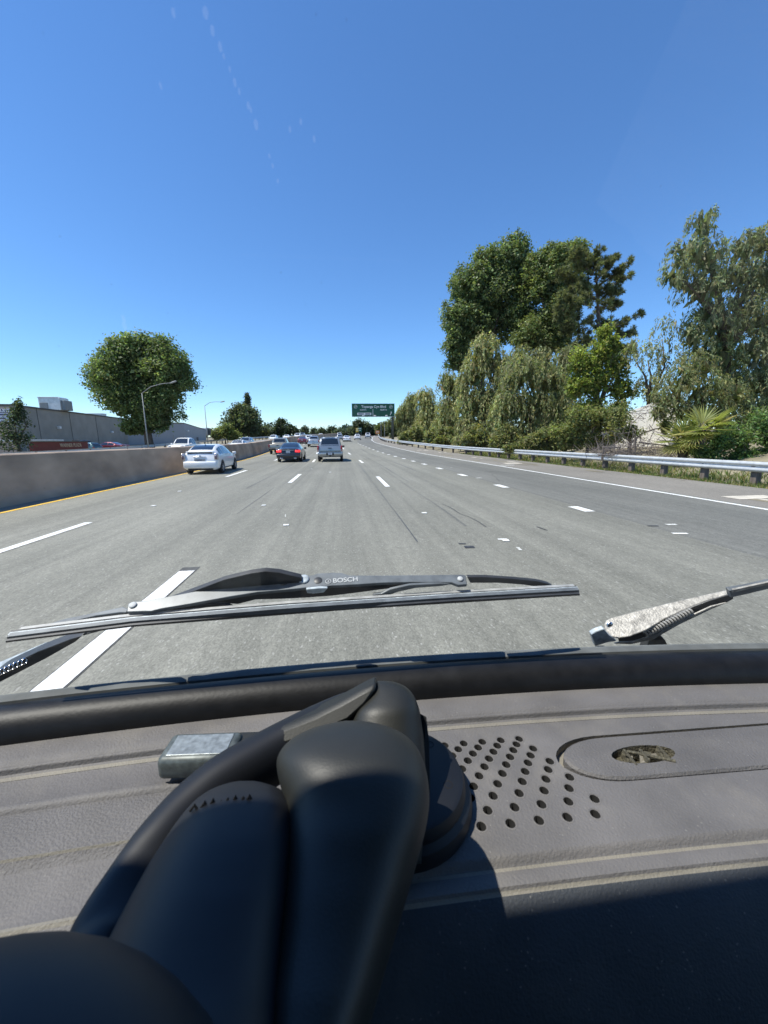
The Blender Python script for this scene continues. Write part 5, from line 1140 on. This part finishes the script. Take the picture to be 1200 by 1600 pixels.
# second, paler building
b2 = thing('warehouse', 'pale blue grey warehouse behind the round tree', 'building', tuple(at(290, 690, 105))); b2.location.z = 0; o2 = b2.location.copy()
q0, q1, q2 = at(195, 690, 95)-o2, Vector((0, 0, 0)), at(323, 690, 128)-o2
z2 = at(290, 661, 105).z; z3 = at(322, 671.5, 128).z
for q in (q0, q1, q2): q.z = 0
MB().plate([q0+Vector((0, 0, -1)), q1+Vector((0, 0, -1)), q1+Vector((0, 0, z2)), q0+Vector((0, 0, z2))], (-6, 12, 0)).build('wall', M['bld2'], b2)
MB().plate([q1+Vector((.01, 0, -1)), q2+Vector((0, 0, -1)), q2+Vector((0, 0, z3)), q1+Vector((.01, 0, z2-.003))], (-8, 2, 0)).build('side_wall', M['bld2'], b2)
for a, c, za, zc in ((q0, q1, z2, z2), (q1, q2, z2, z3)): MB().tube([a+Vector((0, -.1, za)), c+Vector((0, -.1, zc))], .12, 4).build('coping', M['coping'], b2)
dp = q1.lerp(q2, .52); nd = (q2-q1).normalized(); nm_ = Vector((nd.y, -nd.x, 0))
MB().plate([dp+nm_*.05-nd*.9+Vector((0, 0, -.5)), dp+nm_*.05+nd*.9+Vector((0, 0, -.5)), dp+nm_*.05+nd*.9+Vector((0, 0, 2.9)), dp+nm_*.05-nd*.9+Vector((0, 0, 2.9))], nm_*.05).build('door', M['door'], b2)
pp = q1.lerp(q2, .1); MB().box((-.25, -.25, -.2), (.25, .25, .2), .05).build('wall_lamp', M['white_ink'], b2).location = pp+nm_*.2+Vector((0, 0, z2*.7))
r2 = thing('rooftop_unit', 'tan rooftop unit at the far end of the pale warehouse', 'air unit', tuple(at(315, 674, 130)))
MB().box((-1.9, -1.2, -1.2), (2.2, 1.2, 1.1), .08).build('casing', M['sheet_metal'], r2); MB().box((2.15, -1.1, -1.2), (3.0, 1.1, .9), .05).build('side_duct', M['coping'], r2)
MB().tube([at(272, 690, 96)-r2.location, at(271, 680, 96)-r2.location], .08, 6).build('vent_pipe', M['lamp_grey'], r2)

def lamp_post(label, bpx, Y, tpx, tpy, ax, ay):
    b0 = at(bpx, 692, Y); t0 = at(tpx, tpy, Y); a0 = at(ax, ay, Y-1.0); z0 = gz(b0.x, b0.y)
    t = thing('lamp_post', label, 'lamp post', (b0.x, b0.y, z0), 0, 'street lamps beyond the oncoming lanes'); o = Vector((b0.x, b0.y, z0)); t0 = Vector((b0.x, b0.y, t0.z))
    MB().tube([(0, 0, -.2), (0, 0, 3), t0-o], [.09, .075, .05], 8).build('pole', M['lamp_grey'], t, True)
    MB().box((-.22, -.22, -.05), (.22, .22, .12), .03).build('foot_plate', M['lamp_grey'], t)
    MB().tube([t0-o-Vector((0, 0, .05)), (t0-o).lerp(a0-o, .3)+Vector((0, 0, .35)), (t0-o).lerp(a0-o, .65)+Vector((0, 0, .28)), a0-o], [.045, .042, .038, .035], 8).build('arm', M['lamp_grey'], t, True)
    d = (a0-t0).normalized(); MB().tube([a0-o-d*.25, a0-o+d*.1, a0-o+d*.55, a0-o+d*.7], [.05, .11, .10, .03], 8).build('lamp_head', M['lamp_grey'], t, True)
lamp_post('curved arm lamp post standing in front of the round tree', 231, 52, 224, 614, 268, 598)
lamp_post('slim lamp post at the corner of the pale warehouse', 325, 77, 322, 634, 346, 628)

# overhead exit sign on a single post
SY = 96.0
g0 = at(614, 690, SY); sg = thing('overhead_sign', 'green overhead exit sign for Topanga Cyn Blvd on a single post', 'sign', (g0.x, g0.y, prof(SY)))
so_ = Vector(sg.location); tl, br = at(549.5, 630.5, SY)-so_, at(616.5, 650.5, SY)-so_
x0, x1, zt, zb_ = tl.x, br.x, tl.z, br.z; sw, sh = x1-x0, zt-zb_
MB().tube([(0, .35, -.2), (0, .35, zb_-.1), (0, .35, zt-.3)], [.34, .30, .28], 12).build('post', M['steel_dark'], sg, True)
for zz in (zb_+sh*.25, zb_+sh*.75): MB().box((x0+.5, .18, zz-.12), (x1-.1, .36, zz+.12), .02).build('truss_beam', M['steel_dark'], sg)
pn = MB().box((x0, -.05, zb_), (x1, .05, zt), .02).build('sign_panel', M['sign_green'], sg)
bo = MB()
for lo, hi in (((x0+.06, zt-.16), (x1-.06, zt-.10)), ((x0+.06, zb_+.10), (x1-.06, zb_+.16)), ((x0+.06, zb_+.16), (x0+.12, zt-.16)), ((x1-.12, zb_+.16), (x1-.06, zt-.16))): pass
fx = lambda f: x0+sw*f
fz_ = lambda f: zt-sh*f
TR = (math.pi/2, 0, 0)
text('lettering', 'Topanga Cyn Blvd', sh*.27, M['white_ink'], pn, (fx(.51), -.06, fz_(.25)), TR, 'CENTER', .006, .012)
text('lettering', 'SOUTH', sh*.155, M['white_ink'], pn, (fx(.26), -.06, fz_(.50)), TR, 'CENTER', .006, .008)
text('lettering', 'NORTH', sh*.155, M['white_ink'], pn, (fx(.74), -.06, fz_(.50)), TR, 'CENTER', .006, .008)
for f in (.09, .915):
    rr_ = sh*.135; pts = [(math.sin(a)*rr_*(1.05-.28*max(0, math.cos(a))), math.cos(a)*rr_*1.05) for a in [2*math.pi*k/20 for k in range(20)]]
    MB().plate([(fx(f)+x, -.055, fz_(.25)+z) for x, z in pts], (0, -.012, 0)).build('route_shield', M['white_ink'], pn)
    MB().plate([(fx(f)+x*.86, -.068, fz_(.25)+z*.86) for x, z in pts], (0, -.006, 0)).build('shield_face', M['sign_green'], pn)
    text('lettering', '27', sh*.17, M['white_ink'], pn, (fx(f), -.08, fz_(.26)), TR, 'CENTER', .006, .006)
MB().box((fx(.485), -.075, fz_(.95)), (fx(.495), -.055, fz_(.43))).build('divider', M['white_ink'], pn)
tb = MB().box((fx(.125), -.075, fz_(.90)), (fx(.45), -.055, fz_(.72)), .004).build('white_tab', M['white_ink'], pn)
for f0, f1 in ((.145, .275), (.305, .43)): MB().box((fx(f0), -.08, fz_(.85)), (fx(f1), -.074, fz_(.77))).build('text_line', M['navy'], tb)
ar = [(-.5, -.5), (-.30, -.62), (.12, .02), (.36, -.14), (.36, .52), (-.30, .40), (-.06, .22)]
MB().plate([(fx(.915)+x*sh*.16, -.056, fz_(.76)+z*sh*.26) for x, z in ar], (0, -.02, 0)).build('arrow', M['white_ink'], pn)
MB().box((x0, -1.0, zb_-.16), (x1+.2, -.75, zb_-.06), .01).build('walkway', M['lamp_grey'], sg)
for f in (.06, .36, .66, .94): MB().box((fx(f)-.04, -.9, zb_-.15), (fx(f)+.04, .2, zb_-.07)).build('bracket', M['lamp_grey'], sg)
for f in (.26, .53, .80): MB().box((fx(f)-.28, -1.0, zb_-.06), (fx(f)+.28, -.75, zb_+.22), .06).build('sign_light', M['sheet_metal'], sg, True)
# far signs
def small_sign(name, label, px, py, w, h, Y, m, ink=None):
    c = at(px, py, Y); g = gz(c.x, c.y); t = thing(name, label, 'sign', (c.x, c.y, g)); z = c.z-g
    for s in (-.35, .35): MB().tube([(s*w, .05, -.2), (s*w, .05, z)], .06, 6).build('post', M['lamp_grey'], t)
    p = MB().box((-w/2, -.05, z-h/2), (w/2, 0, z+h/2), .02).build('panel', M[m], t)
    for k in range(2): MB().box((-w*.36, -.065, z+h*(.22-.36*k)), (w*(.36-.1*k), -.05, z+h*(.32-.36*k))).build('text_line', M['white_ink'], p)
M['sign_yellow'] = mat('sign_yellow', (.62, .42, .05), .6, var=.1); M['sign_orange'] = mat('sign_orange', (.55, .20, .04), .6, var=.1)
small_sign('roadside_sign', 'small distant green roadside sign below the overhead sign', 562, 671.5, 2.0, 2.2, 180, 'sign_green')
small_sign('roadside_sign', 'small pale yellow roadside sign next to the distant green one', 558, 672, 1.2, 1.8, 179, 'sign_yellow')
small_sign('roadside_sign', 'small orange roadside sign in front of the yellowish tree', 590, 675.5, 1.6, 1.3, 150, 'sign_orange')
for px, lab in ((595.5, 'thin pale pole left of the sign post'), (601, 'thin pale pole closest to the sign post')):
    c = at(px, 690, 128); t = thing('slim_pole', lab, 'pole', (c.x, c.y, gz(c.x, c.y)))
    MB().tube([(0, 0, -.2), (0, 0, at(px, 660, 128).z-t.location.z)], .07, 6).build('pole_shaft', M['lamp_grey'], t); MB().box((-.3, -.1, at(px, 660, 128).z-t.location.z), (.3, .1, at(px, 660, 128).z-t.location.z+.15), .03).build('pole_cap', M['lamp_grey'], t)
# distant towers
M['tower'] = mat('tower_glass', (.06, .10, .11), .25, 0, var=.15, scale=.2); M['tower_band'] = mat('tower_band', (.22, .25, .25), .7, var=.1)
for px0, px1, py, lab in ((534.5, 541.5, 664, 'distant dark glass tower, left of two on the skyline'), (543.5, 550.5, 664.5, 'distant dark glass tower, right of two on the skyline')):
    a, c = at(px0, py, 420), at(px1, py, 420); t = thing('office_tower', lab, 'tower', (a.x, 420, 0)); w = c.x-a.x
    MB().box((0, 0, 0), (w, 14, a.z), .1).build('tower_body', M['tower'], t)
    for k in range(5): MB().box((-.1, -.1, a.z-1.0-k*3.2), (w+.1, .05, a.z-.2-k*3.2)).build('floor_band', M['tower_band'], t)
# far tree belt that closes the skyline
n = 9000; bxn = rng.uniform(-420, 420, n); byn = rng.uniform(330, 400, n); hz = (6+5*np.sin(bxn*.07)+4*np.sin(bxn*.19+1))*rng.random(n)**.5
C = np.stack([bxn, byn, np.array([gz(0, y) for y in byn])-1+np.abs(hz)], 1); 
tb_ = leaf_mesh('treeline', C, sph(n), sph(n), 3.2, 2.6, tints(n, (.05, .068, .04)), M['leaf'], None); tag(tb_, 'far belt of dark trees along the horizon', 'trees', kind='stuff')
